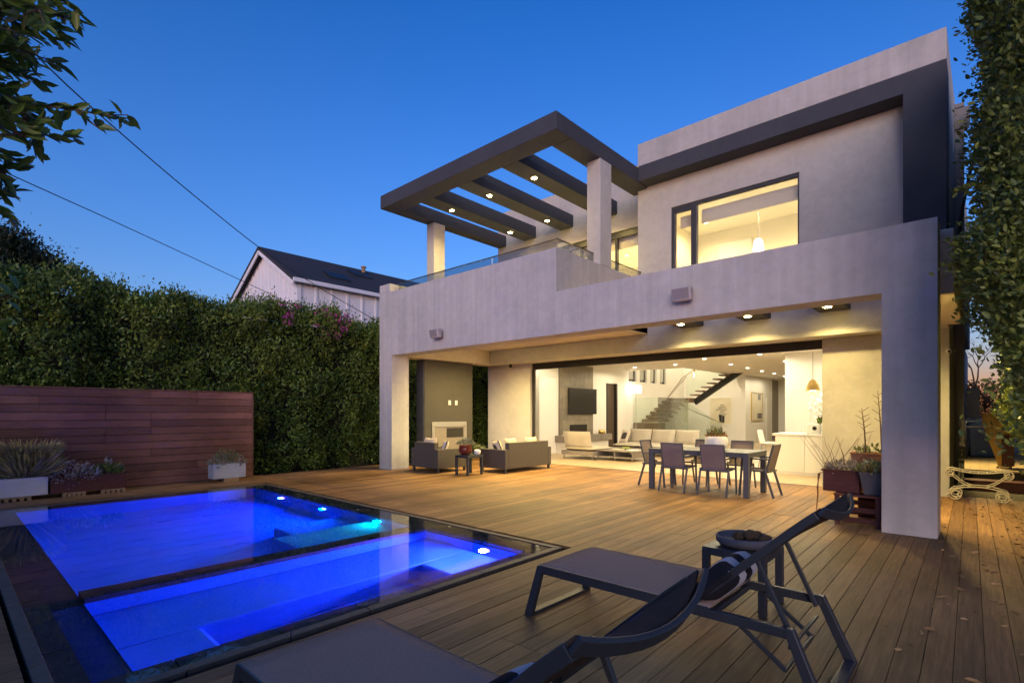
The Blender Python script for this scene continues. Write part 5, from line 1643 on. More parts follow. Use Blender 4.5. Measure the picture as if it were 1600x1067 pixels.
def pendant(x, y, label):
    t = thing('pendant_lamp', label, 'lamp', (x, y, 1.90), group='brass pendants over the island')
    MB().lathe([(0.145, 0.0), (0.15, 0.01), (0.12, 0.13), (0.075, 0.22), (0.03, 0.25)], n=12).build('lamp_shade', 'gold_brass', t, local=True).modifiers.new('thickness', 'SOLIDIFY').thickness = 0.006
    wf2 = MB()
    for k in range(6):
        a = k * PI / 3
        wf2.tube([(0.15 * math.cos(a), 0.15 * math.sin(a), 0.0), (0.10 * math.cos(a + 0.5), 0.10 * math.sin(a + 0.5), 0.16), (0.03 * math.cos(a), 0.03 * math.sin(a), 0.26)], 0.006, 5)
    wf2.build('cage', 'gold_brass', t, local=True)
    MB().lathe([(0.01, 0.05), (0.075, 0.07), (0.09, 0.12), (0.06, 0.18), (0.01, 0.20)], n=14).build('bulb', 'lamp_shade_glow', t, local=True, smooth=True)
    MB().tube([(0, 0, 0.25), (0, 0, 0.885)], 0.005, 6).build('cord', 'cable_black', t, local=True)
    point('pendant_bulb', (x, y, 1.88), 8, WARM_IN, 0.06, t)
pendant(-2.98, 13.5, 'faceted brass pendant lamp over the middle of the island')
pendant(-2.40, 13.5, 'brass pendant lamp half hidden by the patio wall')
cm = thing('coffee_machine', 'small white appliance with a round black dial on the island', 'appliance', (-2.92, 13.35, 0.927))
MB().box(-0.14, 0.14, -0.1, 0.1, 0.0, 0.22).build('body', 'plastic_white', cm, local=True, bevel=0.025, mods=3)
MB().disc((0.03, -0.112, 0.12), 0.045, 'y', 16, 0.012).build('dial', 'screen_black', cm, local=True)
vs_ = MB().lathe([(0.07, 0), (0.09, 0.02), (0.10, 0.20), (0.095, 0.21), (0.01, 0.205)], n=18).build('flower_pot', 'ceramic_white', None, smooth=True)
vs_.location = (-2.66, 13.3, 0.927)
tag(vs_, 'plain white flower pot on the island beside the patio wall', 'pot')
orc = tuft('orchid', 'white moth orchid with dark green leaves on the kitchen island', 'plant', (-2.66, 13.3, 1.12), [(60, 0.12, 0.12, 0.02, 0.10, 0.16, 0.4, 'near_leaf', 0.4)])
P = np.array([-2.78, 13.3, 1.52]) + RNG.normal(0, 1, (130, 3)) * np.array([0.09, 0.09, 0.12])
leaf_mesh('petals', P, RNG.normal(0, 1, (130, 3)), np.full(130, 0.075), 0.9, 0.2, 0.2, 'orchid_petal', orc)
MB().tube([(-2.66, 13.3, 1.12), (-2.67, 13.3, 1.45), (-2.74, 13.3, 1.66), (-2.86, 13.3, 1.62)], 0.006, 6).build('stem', 'near_leaf', orc)
# pictures
po = thing('lettered_poster', 'framed poster with stacked black words and two dark legs, under the stairs', 'poster', (-9.2, 24.46, 0.9))
MB().box(-0.46, 0.46, 0.012, 0.035, 0.0, 1.17).build('sheet', 'paper_cream', po, local=True)
MB().box(-0.49, -0.46, 0.0, 0.036, -0.03, 1.20).box(0.46, 0.49, 0.0, 0.036, -0.03, 1.20).box(-0.46, 0.46, 0.0, 0.036, -0.03, 0.0).box(-0.46, 0.46, 0.0, 0.036, 1.17, 1.20).build('frame', 'cream_paint', po, local=True)
for i, (w_, x_) in enumerate((('THE', 0.06), ('EARTH', 0.06), ('WITHOUT', 0.03), ('ART', 0.07), ('IS JUST', 0.10))):
    cu = bpy.data.curves.new('poster_word', 'FONT')
    cu.body = w_; cu.size = 0.115; cu.align_x = 'CENTER'; cu.extrude = 0.001
    cu.materials.append(MATS['print_black'])
    tmp = bpy.data.objects.new('poster_word', cu)
    COL.objects.link(tmp)
    wm3 = bpy.data.meshes.new_from_object(tmp.evaluated_get(bpy.context.evaluated_depsgraph_get()))
    bpy.data.objects.remove(tmp)
    to = bpy.data.objects.new('poster_word', wm3)
    COL.objects.link(to); to.parent = po
    to.location = (x_, 0.009, 0.80 - 0.105 * i); to.rotation_euler = (rad(90), 0, 0); to.scale = (0.95, 1, 1)
MB().hexa([(-0.05, 0.008, 0.03), (0.055, 0.008, 0.03), (0.055, 0.0115, 0.03), (-0.05, 0.0115, 0.03)], [(-0.09, 0.008, 0.40), (0.06, 0.008, 0.40), (0.06, 0.0115, 0.40), (-0.09, 0.0115, 0.40)]).hexa([(0.065, 0.008, 0.03), (0.17, 0.008, 0.03), (0.17, 0.0115, 0.03), (0.065, 0.0115, 0.03)], [(0.07, 0.008, 0.36), (0.18, 0.008, 0.36), (0.18, 0.0115, 0.36), (0.07, 0.0115, 0.36)]).build('printed_figure', 'print_black', po, local=True)
ar = thing('framed_picture', 'tall framed abstract picture on the corridor wall, brass edge', 'picture', (-8.098, 26.0, 1.05))
MB().box(0.0, 0.03, -0.75, 0.75, 0.0, 1.25).build('canvas', 'paper_cream', ar, local=True)
MB().box(0.0, 0.045, -0.79, -0.751, -0.03, 1.28).box(0.0, 0.045, 0.751, 0.79, -0.03, 1.28).box(0.0, 0.045, -0.75, 0.75, -0.03, -0.001).box(0.0, 0.045, -0.75, 0.75, 1.251, 1.28).build('frame', 'gold_brass', ar, local=True)
MB().box(0.031, 0.034, 0.1, 0.5, 0.95, 1.22).box(0.031, 0.034, 0.0, 0.7, 0.05, 0.32).build('paint_patch', 'print_grey', ar, local=True)
MB().box(0.0345, 0.037, 0.2, 0.55, 0.12, 0.18).box(0.0345, 0.037, 0.2, 0.55, 0.24, 0.30).build('dark_patch', 'print_black', ar, local=True)
# upstairs pendant
up = thing('pendant_lamp', 'white glass pendant lamp lit in the upstairs window', 'lamp', (-3.70, 12.0, 4.92))
MB().lathe([(0.115, 0.0), (0.085, 0.20), (0.05, 0.25), (0.01, 0.26)], n=20).build('lamp_shade', 'lamp_shade_glow', up, local=True, smooth=True)
MB().tube([(0, 0, 0.26), (0, 0, 1.115)], 0.012, 8).build('stem', 'brushed_steel', up, local=True)
MB().lathe([(0.09, 1.10), (0.09, 1.115)], n=18).build('canopy', 'white_paint', up, local=True)
point('pendant_bulb', (-3.70, 12.0, 4.80), 5, WARM_UP, 0.1, up)

# ---------------------------------------------------------------- neighbour house
nh = thing('neighbour_house', 'white board and batten house with a dark gable roof beyond the hedge', 'house', (-21.9, 13.0, 0))
NX0, NX1, NY0, NY1, NE, NA = -24.8, -19.0, 9.02, 22.0, 6.35, 8.0
ymid = -21.9
wm_ = MB()
wm_.add([(NX0, NY0, -0.16), (NX1, NY0, -0.16), (NX1, NY0, NE), (ymid, NY0, NA), (NX0, NY0, NE)], [(0, 1, 2, 3, 4)])
wm_.add([(NX1, NY0, -0.16), (NX1, NY1, -0.16), (NX1, NY1, NE), (NX1, NY0, NE)], [(0, 1, 2, 3)])
wm_.add([(NX0, NY1, -0.16), (NX1, NY1, -0.16), (NX1, NY1, NE), (ymid, NY1, NA), (NX0, NY1, NE)], [(4, 3, 2, 1, 0)])
wm_.add([(NX0, NY0, -0.16), (NX0, NY1, -0.16), (NX0, NY1, NE), (NX0, NY0, NE)], [(3, 2, 1, 0)])
wm_.build('wall', 'siding_white', nh)
sl_ = (NA - NE) / (ymid - NX0)
k = 0
x = NX0 + 0.2
while x < NX1 - 0.1:
    zt = NE + (x - NX0) * sl_ if x < ymid else NE + (NX1 - x) * sl_
    MB().box(x, x + 0.05, NY0 - 0.03, NY0 - 0.001, 2.0, zt - 0.08).build('batten', 'siding_white', nh)
    x += 0.36
y = NY0 + 0.0
while y < NY1:
    MB().box(NX1 + 0.001, NX1 + 0.035, y, y + 0.09, 2.0, NE - 0.12).build('batten', 'siding_white', nh)
    y += 0.66
def roof_side(xe, ze, s):
    ov = 0.22
    e = (xe + s * ov, ze - ov * sl_)
    return MB().hexa([(e[0], NY0 - 0.3, e[1]), (e[0], NY1 + 0.3, e[1]), (ymid, NY1 + 0.3, NA), (ymid, NY0 - 0.3, NA)], [(e[0], NY0 - 0.3, e[1] + 0.14), (e[0], NY1 + 0.3, e[1] + 0.14), (ymid, NY1 + 0.3, NA + 0.14), (ymid, NY0 - 0.3, NA + 0.14)])
r1 = roof_side(NX1, NE, 1).build('roof', 'shingle_dark', nh)
r2 = roof_side(NX0, NE, -1).build('roof', 'shingle_dark', nh)
for yy in (10.6, 12.3):
    for f in (0.35, 0.72)[(0 if yy > 11 else 1):][:1]:
        xx = ymid + (NX1 - ymid) * f
        zz = NA + 0.15 - (xx - ymid) * sl_
        MB().hexa([(xx - 0.3, yy, zz + 0.3 * sl_), (xx + 0.3, yy, zz - 0.3 * sl_), (xx + 0.3, yy + 0.9, zz - 0.3 * sl_), (xx - 0.3, yy + 0.9, zz + 0.3 * sl_)],
                  [(xx - 0.3, yy, zz + 0.3 * sl_ + 0.08), (xx + 0.3, yy, zz - 0.3 * sl_ + 0.08), (xx + 0.3, yy + 0.9, zz - 0.3 * sl_ + 0.08), (xx - 0.3, yy + 0.9, zz + 0.3 * sl_ + 0.08)]).build('skylight', 'bin_black', r1)
MB().lathe([(0.08, 0), (0.08, 0.35), (0.12, 0.36), (0.12, 0.42)], (-21.3, 13.2, 7.7), 12).build('vent_pipe', 'pallet_wood', r1)
MB().bar((NX1 + 0.26, NY0 - 0.3, NE - 0.08), (NX1 + 0.26, NY1, NE - 0.08), 0.12, 0.14).build('gutter', 'siding_white', nh)
for s, xe in ((1, NX1), (-1, NX0)):
    MB().bar((xe + s * 0.2, NY0 - 0.27, NE - 0.2 * sl_ - 0.08), (ymid, NY0 - 0.27, NA - 0.08), 0.04, 0.16).build('barge_board', 'siding_white', nh)
MB().box(NX1 - 0.12, NX1 + 0.05, NY0 - 0.06, NY0 + 0.10, 2.0, NE - 0.1).build('corner_board', 'siding_white', nh)
wd = MB().box(-21.45, -20.75, NY0 - 0.06, NY0 - 0.002, 4.6, 5.75).build('window', 'siding_white', nh)
MB().box(-21.38, -20.82, NY0 - 0.068, NY0 - 0.0605, 4.67, 5.68).build('pane', 'sky_glass', wd)

# ---------------------------------------------------------------- overhead wires
A42 = rad(42.36)
def ray_point(px, py, dist):
    """A point at a given depth on the sight line through a pixel of the photograph: used to survey positions."""
    u_, v_ = (px - 800) / 817.0, (644.5 - py) / 817.0
    return Vector((0, 0, 1.4)) + Vector((-math.sin(A42) + u_ * math.cos(A42), math.cos(A42) + u_ * math.sin(A42), v_)) * dist
def curve3(P, n=24):
    """Smooth curve through surveyed points (Catmull-Rom)."""
    P = [Vector(p) for p in P]
    P = [P[0] * 2 - P[1]] + P + [P[-1] * 2 - P[-2]]
    out = []
    for i in range(1, len(P) - 2):
        for k in range(n // (len(P) - 3)):
            t = k / (n // (len(P) - 3))
            a, b, c, d = P[i - 1], P[i], P[i + 1], P[i + 2]
            out.append(0.5 * ((2 * b) + (c - a) * t + (2 * a - 5 * b + 4 * c - d) * t * t + (3 * b - a - 3 * c + d) * t ** 3))
    return [tuple(p) for p in out + [P[-2]]]
def wire(name, label, pts, r):
    o = MB().tube(curve3(pts), r, 6).build(name, 'cable_black', None)
    return tag(o, label, 'power line', 'overhead wires across the sky')
wire('power_line', 'upper black wire dropping past the gable of the white house', [ray_point(-60, -40, 5.8), ray_point(75, 105, 6.6), ray_point(185, 205, 7.6), ray_point(300, 303, 9.2), ray_point(412, 392, 11.4), ray_point(500, 450, 13.0), ray_point(600, 508, 14.4)], 0.009)
wire('power_line', 'lower thin black wire running down to the hedge', [ray_point(-60, 236, 6.4), ray_point(25, 277, 7.0), ray_point(200, 356, 9.0), ray_point(385, 442, 12.0), ray_point(470, 482, 13.6), ray_point(545, 520, 15.0)], 0.007)
# ---------------------------------------------------------------- hedges, trees, fallen leaves
def clumps(n_clump, per, sampler, spread, out):
    """Sprigs: clump centres from sampler() (points, outward normals), leaves gathered round each."""
    C, Nn = sampler(n_clump)
    P = np.repeat(C, per, 0) + RNG.normal(0, 1, (n_clump * per, 3)) * spread
    A = np.repeat(Nn, per, 0) * out + RNG.normal(0, 0.6, (n_clump * per, 3)) + np.array([0, 0, 0.35])
    A /= np.linalg.norm(A, axis=1)[:, None]
    return P, A


class Bumps:
    """Soft irregular bulges over a hedge face."""

    def __init__(s, n, y0, y1, z0, z1, h, seed):
        r = np.random.default_rng(seed)
        s.c = np.stack([r.uniform(y0, y1, n), r.uniform(z0, z1, n)], 1)
        s.h = r.uniform(-0.35, 1.0, n) * h
        s.r = r.uniform(0.16, 0.45, n)

    def __call__(s, y, z):
        out = np.zeros(len(y))
        for (cy_, cz_), h, r in zip(s.c, s.h, s.r):
            out += h * np.exp(-((y - cy_) ** 2 + (z - cz_) ** 2) / (r * r))
        return out


BL = Bumps(420, -3.5, 16, 0, 4, 0.36, 5)
BR = Bumps(420, 5, 24, 0, 7.5, 0.36, 6)


def lump(y, z, s=1.0, ph=0.0):
    return (np.sin(y * 1.7 * s + ph) * np.cos(z * 1.9 * s + 1.3 * y) * 0.5 + np.sin(y * 4.1 * s + z * 3.3 * s + ph * 2) * 0.3 + np.sin(y * 9.0 * s - z * 7.7 * s) * 0.15)


HTOP = lambda y: 3.78 + 0.10 * np.sin(y * 1.3) + 0.09 * np.sin(y * 3.7 + 1) + 0.05 * np.sin(y * 8.3)


def hedge_left(n):
    y = RNG.uniform(-3.5, 16.0, n)
    u = RNG.uniform(0, 1.30, n)
    z = np.where(u < 1, u, 1.0) * HTOP(y)
    x = -12.62 + 0.10 * lump(y, z) + np.clip(BL(y, z), -0.26, 0.46) - 0.05 - np.abs(RNG.normal(0, 0.10, n))
    top = u >= 1
    x = np.where(top, -12.55 - RNG.uniform(0, 1.3, n), x)
    z = np.where(top, HTOP(y) + RNG.normal(0, 0.06, n), z)
    N_ = np.stack([np.where(top, 0.2, 1.0), np.zeros(n), np.where(top, 1.0, 0.25)], 1)
    return np.stack([x, y, z], 1), N_


hl = thing('hedge', 'tall clipped green hedge behind the wooden screen and fireplace wall', 'hedge', (-13.2, 6.0, -0.1))
P, A = clumps(10500, 13, hedge_left, np.array([0.075, 0.075, 0.075]), 0.8)
leaf_mesh('foliage', P, A, RNG.uniform(0.05, 0.10, len(P)), 0.55, 0.35, 0.25, 'hedge_leaf', hl)
def fresh(n):
    P_, N_ = hedge_left(n)
    P_[:, 0] += RNG.uniform(0.0, 0.10, n)
    keep = RNG.uniform(0, 1, n) < np.clip(0.25 + (P_[:, 2] - 2.0) * 0.5, 0.12, 1)
    i = np.where(keep)[0]
    i = i[RNG.integers(0, len(i), n)]
    return P_[i], N_[i]
P, A = clumps(620, 18, fresh, np.array([0.06, 0.07, 0.07]), 0.9)
leaf_mesh('foliage', P, A, RNG.uniform(0.045, 0.085, len(P)), 0.5, 0.3, 0.25, 'new_growth', hl)
def sprigs(n):
    y = RNG.uniform(-1.0, 9.0, n)
    y = np.where(RNG.uniform(0, 1, n) < 0.25, RNG.choice([4.3, 5.0, 3.6, 6.3, 7.0], n) + RNG.normal(0, .1, n), y)
    h = np.abs(RNG.normal(0, 0.13, n)) * np.clip(0.35 + y * 0.25, 0.35, 1)
    return np.stack([-12.7 - RNG.uniform(0, 0.7, n), y, HTOP(y) + h], 1), np.tile(np.array([0.2, 0, 1.0]), (n, 1))
P, A = clumps(700, 10, sprigs, np.array([0.05, 0.05, 0.09]), 1.0)
leaf_mesh('foliage', P, A, RNG.uniform(0.045, 0.08, len(P)), 0.5, 0.35, 0.25, 'hedge_leaf', hl)
MB().box(-14.2, -12.90, -3.5, 16.0, -0.15, 3.62).build('shade_core', 'hedge_core', hl)  # dark filler box standing in for the shade deep in the foliage
tr_ = MB()
for k in range(13):
    tr_.tube([(-13.0, -3 + 1.5 * k, -0.16), (-12.95, -3 + 1.5 * k + 0.05, 1.2), (-13.1, -3 + 1.5 * k, 3.0)], [0.05, 0.04, 0.02], 6)
tr_.build('trunk', 'bark', hl)

bg = thing('bougainvillea', 'magenta bougainvillea flowering through the top of the hedge beside the house', 'flowers', (-12.7, 7.0, 3.6))
def bract(n):
    y = RNG.choice([6.35, 6.6, 6.85, 7.05, 7.2, 5.6], n) + RNG.normal(0, 0.09, n)
    return np.stack([-12.36 + RNG.normal(0, 0.06, n), y, RNG.choice([3.85, 3.75, 3.6, 3.4], n) + RNG.normal(0, 0.06, n)], 1), np.tile(np.array([1.0, 0, 0.4]), (n, 1))
P, A = clumps(40, 8, bract, np.array([0.045, 0.045, 0.04]), 0.8)
leaf_mesh('petals', P, A, RNG.uniform(0.035, 0.065, len(P)), 0.8, 0.5, 0.2, 'magenta_bract', bg)
P, A = clumps(60, 9, lambda n: (np.stack([-12.52 + RNG.normal(0, 0.05, n), RNG.uniform(5.4, 7.6, n), RNG.uniform(3.4, 4.05, n)], 1), np.tile(np.array([1.0, 0, 0.6]), (n, 1))), np.array([0.06, 0.06, 0.06]), 0.8)
leaf_mesh('foliage', P, A, RNG.uniform(0.05, 0.08, len(P)), 0.6, 0.4, 0.2, 'hedge_leaf', bg)

# right hedge: clipped face in the side passage, bulging overhang nearer the camera
def hedge_right(n):
    y = np.where(RNG.uniform(0, 1, n) < 0.65, RNG.uniform(5.2, 12.5, n), RNG.uniform(12.5, 24.0, n))
    z = RNG.uniform(0.05, 1.0, n) * np.interp(y, [5, 12, 24], [5.7, 7.2, 7.6])
    bulge = np.interp(z, [0, 0.84, 1.37, 2.0, 2.4, 2.83, 3.4, 4.0, 4.6, 4.9, 5.4, 6.0, 8.2], [0.50, 0.30, 0.17, 0.02, -0.10, -0.08, 0.06, 0.08, -0.06, -0.12, -0.02, 0.03, 0.2])
    far = np.interp(z, [0, 0.9, 1.6, 3, 4, 8], [0.62, 0.52, 0.42, 0.34, 0.30, 0.35])
    f = np.clip((y - 9.0) / 3.0, 0, 1)
    xf = bulge * (1 - f) + far * f
    low_near = np.clip((9.5 - y) / 3.0, 0, 1) * np.clip((2.4 - z) / 1.5, 0, 1) * 0.5
    x = xf + low_near + 0.10 * lump(y, z, 1.0, 0.7) + 0.24 - np.clip(BR(y, z), -0.30, 0.38) * np.clip(z / 1.5, 0.15, 1) + np.abs(RNG.normal(0, 0.10, n))
    # trimmed back along the passage so that one can walk through
    x = np.where((z < 3.3) & (y > 7.6), np.maximum(x, 0.20 + 0.02 * (y - 7.6) + np.abs(RNG.normal(0, 0.07, n))), x)
    return np.stack([x, y, z], 1), np.tile(np.array([-1.0, -0.35, 0.25]), (n, 1))
hr = thing('hedge', 'tall leafy hedge overhanging the side passage beside the house', 'hedge', (1.2, 12.0, -0.1))
P, A = clumps(12500, 16, hedge_right, np.array([0.075, 0.075, 0.075]), 0.7)
leaf_mesh('foliage', P, A, RNG.uniform(0.022, 0.070, len(P)), 0.55, 0.35, 0.25, 'ficus_leaf', hr)
def hedge_front(n):
    x = RNG.uniform(0.05, 1.7, n); z = RNG.uniform(1.2, 5.7, n)
    return np.stack([x, 5.2 + 0.2 * lump(x * 2, z) + np.abs(RNG.normal(0, 0.1, n)), z], 1), np.tile(np.array([-0.3, -1.0, 0.25]), (n, 1))
P, A = clumps(1500, 16, hedge_front, np.array([0.09, 0.09, 0.09]), 0.7)
leaf_mesh('foliage', P, A, RNG.uniform(0.03, 0.066, len(P)), 0.55, 0.35, 0.25, 'ficus_leaf', hr)
def fresh_r(n):
    P_, N_ = hedge_right(n)
    P_[:, 0] -= RNG.uniform(0.0, 0.08, n)
    return P_, N_
P, A = clumps(1500, 16, fresh_r, np.array([0.05, 0.055, 0.055]), 0.8)
leaf_mesh('foliage', P, A, RNG.uniform(0.030, 0.06, len(P)), 0.5, 0.3, 0.25, 'new_growth', hr)
# single shoots that stick out of the clipped face, each with its own stem
rt = random.Random(44)
tw = MB()
SP, SA = [], []
for k in range(95):
    y = rt.uniform(5.6, 10.5)
    z = rt.uniform(2.1, 5.6)
    big = rt.random() < 0.3
    ln = rt.uniform(0.30, 0.50) if big else rt.uniform(0.14, 0.30)
    yy, zz = np.array([y]), np.array([z])
    f = min(1, max(0, (y - 9) / 3))
    xb = np.interp(z, [0, 1.37, 2.0, 2.4, 2.83, 3.4, 4.0, 4.6, 4.9, 5.4, 6.0], [0.5, 0.17, 0.02, -0.10, -0.08, 0.06, 0.08, -0.06, -0.12, -0.02, 0.03]) * (1 - f) + 0.33 * f
    if 1.6 < z < 3.3 and y > 7.2:
        continue
    xb = xb + 0.20
    d = Vector((-1.0, rt.uniform(-0.7, 0.3), rt.uniform(-0.25, 0.7))).normalized()
    p0 = Vector((xb, y, z)); p1 = p0 + d * ln * 0.55; p2 = p0 + d * ln + Vector((0, 0, rt.uniform(-0.05, 0.03)))
    tw.tube([tuple(p0), tuple(p1), tuple(p2)], [0.005, 0.004, 0.002], 4)
    m_ = int(26 * ln / 0.3)
    for q in range(m_):
        t_ = rt.uniform(0.3, 1.0)
        b = p0.lerp(p2, t_)
        ax = (d * 0.6 + Vector((rt.uniform(-1, 1), rt.uniform(-1, 1), rt.uniform(-0.8, 0.8)))).normalized()
        SP.append(tuple(b + ax * 0.01)); SA.append(tuple(ax))
leaf_mesh('foliage', np.array(SP), np.array(SA), RNG.uniform(0.035, 0.07, len(SP)), 0.5, 0.25, 0.25, 'ficus_leaf', hr)
so_ = tw.build('twig', 'twig', hr)
so_['kind'] = 'stuff'
MB().box(0.85, 1.9, 9.0, 24.0, -0.16, 6.6).box(0.75, 1.9, 5.6, 9.0, 1.9, 5.4).build('shade_core', 'hedge_core', hr)  # dark filler so gaps between the leaves read as shade
tr_ = MB()
for k in range(10):
    y = 5.9 + 1.9 * k
    tr_.tube([(1.1, y, -0.16), (1.12, y + 0.05, 1.5), (1.0, y - 0.05, 4.0), (1.1, y, 7.0)], [0.07, 0.06, 0.045, 0.02], 7)
    tr_.tube([(1.1, y, 1.6), (0.6, y + 0.2, 3.2)], [0.035, 0.012], 6)
tr_.build('trunk', 'bark', hr)

# bare tree at the end of the passage
bt_ = thing('bare_tree', 'leafless pale tree at the far end of the side passage', 'tree', (0.3, 27.0, -0.16))
m = MB(); rs = random.Random(12)
def grow(p, d, ln, r, lev):
    q = p + d * ln
    m.tube([tuple(p), tuple((p + q) / 2 + Vector((rs.uniform(-1, 1), rs.uniform(-1, 1), 0)) * ln * 0.06), tuple(q)], [r, r * 0.85, r * 0.65], 5)
    if lev == 0: return
    for k in range(3):
        nd = (d + Vector((rs.uniform(-0.8, 0.8), rs.uniform(-0.8, 0.8), rs.uniform(-0.2, 0.6)))).normalized()
        grow(q, nd, ln * rs.uniform(0.6, 0.8), r * 0.6, lev - 1)
grow(Vector((0.3, 27.0, -0.16)), Vector((-0.05, 0, 1)), 1.7, 0.09, 5)
m.build('trunk', 'twig', bt_)
cr_ = thing('far_shrub', 'dark reddish shrub at the end of the side passage', 'shrub', (-0.1, 24.0, -0.1))
P, A = clumps(420, 10, lambda n: (np.stack([RNG.normal(-0.1, 0.35, n), RNG.normal(24.5, 0.3, n), RNG.uniform(0.2, 2.4, n)], 1), np.tile(np.array([-0.2, -1, 0.3]), (n, 1))), np.array([0.09, 0.09, 0.09]), 0.6)
leaf_mesh('foliage', P, A, RNG.uniform(0.06, 0.10, len(P)), 0.5, 0.4, 0.2, 'dry_leaf', cr_)
MB().tube([(-0.1, 24.4, -0.16), (-0.1, 24.5, 1.6)], [0.05, 0.02], 6).build('trunk', 'bark', cr_)

# broad tree behind the hedge
def crown_tree(name, label, loc, blobs, n_cl, per, leaf, lsize, trunk_r, sp=0.22):
    t = thing(name, label, 'tree', loc)
    Ps, As = [], []
    for (cx, cy2, cz, rx, ry, rz_) in blobs:
        n = n_cl
        d = RNG.normal(0, 1, (n, 3)); d /= np.linalg.norm(d, axis=1)[:, None]
        rr = RNG.uniform(0.55, 1.0, n)[:, None] ** 0.5
        C = np.array([cx, cy2, cz]) + d * rr * np.array([rx, ry, rz_])
        P = np.repeat(C, per, 0) + RNG.normal(0, sp, (n * per, 3))
        Ps.append(P); As.append(np.repeat(d, per, 0) + np.array([0, 0, 0.2]))
    P, A = np.concatenate(Ps), np.concatenate(As)
    leaf_mesh('crown', P, A, RNG.uniform(0.7, 1.3, len(P)) * lsize, 0.5, 0.7, 0.25, leaf, t)
    m = MB()
    x, y, z = loc
    zt = max(b[2] for b in blobs)
    m.tube([(x, y, z), (x + 0.1, y, z + (zt - z) * 0.5), (x, y + 0.1, zt)], [trunk_r, trunk_r * 0.7, trunk_r * 0.3], 8)
    for b in blobs:
        m.tube([(x + 0.08, y, z + (b[2] - z) * 0.6), ((x + b[0]) / 2, (y + b[1]) / 2, b[2] * 0.85), (b[0], b[1], b[2])], [trunk_r * 0.45, trunk_r * 0.3, trunk_r * 0.1], 6)
    m.build('trunk', 'bark', t)
    return t
crown_tree('broad_tree', 'dark rounded tree rising behind the left end of the hedge', (-21.5, 1.5, -0.16),
           [(-21.5, 1.0, 6.25, 0.7, 0.55, 0.34), (-21.5, 1.55, 6.25, 0.6, 0.42, 0.30), (-21.3, 2.1, 5.75, 0.5, 0.30, 0.28), (-21.5, 1.2, 5.6, 1.0, 0.8, 0.4), (-21.6, 0.3, 6.0, 0.8, 0.6, 0.4), (-21.5, 1.9, 5.3, 0.7, 0.5, 0.3)], 150, 26, 'tree_leaf', 0.10, 0.10)

# near tree at the pool corner: big glossy leaves, each its own piece
nt_ = thing('near_tree', 'leafy branches with big glossy leaves reaching in over the pool corner', 'tree', (-2.55, -0.75, -0.16))
def leaf_proto(ln, w, bend):
    n = 5
    vs, fs = [(0, 0, 0)], []
    for i in range(1, n):
        f = i / n
        hw = w * 0.5 * math.sin(PI * f ** 0.8)
        z = -bend * f * f
        vs += [(-hw, ln * f, z + hw * 0.35), (0, ln * f, z), (hw, ln * f, z + hw * 0.35)]
    vs.append((0, ln, -bend))
    fs += [(0, 2, 1), (0, 3, 2)]
    for i in range(n - 2):
        a = 1 + 3 * i
        fs += [(a, a + 1, a + 4, a + 3), (a + 1, a + 2, a + 5, a + 4)]
    a = 1 + 3 * (n - 2)
    e = len(vs) - 1
    fs += [(a, a + 1, e), (a + 1, a + 2, e)]
    me = bpy.data.meshes.new('leaf')
    me.from_pydata(vs, [], fs); me.update(); me.shade_smooth()
    me.materials.append(MATS['near_leaf'])
    return me
LEAVES = [leaf_proto(0.085, 0.034, 0.015), leaf_proto(0.070, 0.030, 0.006), leaf_proto(0.095, 0.034, 0.026)]
rl = random.Random(21)
n_leaf = 0
near_pts, near_ax = [], []
brm = MB()
def twig(pts, spacing=0.028, ends=True):
    """A leafy twig along 3-D points."""
    global n_leaf
    pts = [Vector(p) for p in pts]
    brm.tube([tuple(p) for p in pts], [0.007 - 0.005 * i / (len(pts) - 1) for i in range(len(pts))], 5)
    for a, b in zip(pts[:-1], pts[1:]):
        d = (b - a)
        L_ = d.length
        d.normalize()
        k = max(1, int(L_ / spacing))
        for i in range(k):
            p = a.lerp(b, (i + rl.random()) / k)
            side = Vector((rl.uniform(-1, 1), rl.uniform(-1, 1), rl.uniform(-0.7, 0.7)))
            ax = (d * rl.uniform(0.35, 0.9) + side * 0.75).normalized()
            near_pts.append(p); near_ax.append(ax)
rb = random.Random(33)
hub = Vector((-2.6, -0.45, 2.6))
tips = [(125, 15, 2.3), (122, 35, 2.35), (95, 70, 2.4), (90, 100, 2.4), (70, 130, 2.5), (75, 205, 2.5), (118, 215, 2.35), (60, 60, 2.2), (40, 20, 2.3), (45, 160, 2.4), (35, 250, 2.5), (28, 210, 2.3),
        (22, 300, 2.5), (15, 335, 2.45), (30, 265, 2.4), (10, 100, 2.2), (15, 180, 2.3), (70, 5, 2.4), (55, 100, 2.3), (20, 60, 2.5), (5, 240, 2.4), (20, 20, 2.6), (-20, 120, 2.4), (-30, 220, 2.4), (-30, 20, 2.4)]
tips += [(px + rb.uniform(-45, 12), py + rb.uniform(-28, 28), ds_ + rb.uniform(-0.15, 0.2)) for px, py, ds_ in tips] + [(rb.uniform(-40, 45), rb.uniform(0, 340), rb.uniform(2.2, 2.6)) for _ in range(6)]
for px, py, ds_ in tips:
    tip = ray_point(px, py, ds_)
    start = tip + Vector((rb.uniform(-0.05, 0.15), rb.uniform(-0.42, -0.25), rb.uniform(-0.12, 0.06)))
    mid = start.lerp(tip, 0.5) + Vector((rb.uniform(-0.02, 0.02), 0, rb.uniform(0.0, 0.04)))
    twig([start, mid, tip], 0.017)
    for q in range(3):
        o_ = start.lerp(tip, rb.uniform(0.15, 0.85))
        e_ = o_ + Vector((rb.uniform(-0.10, 0.10), rb.uniform(-0.10, 0.06), rb.uniform(-0.13, 0.11)))
        twig([o_, (o_ + e_) / 2 + Vector((0, 0, 0.01)), e_], 0.017)
    brm.tube([tuple(hub), tuple(hub.lerp(start, 0.5) + Vector((0, 0, -0.06))), tuple(start)], [0.018, 0.012, 0.007], 6)
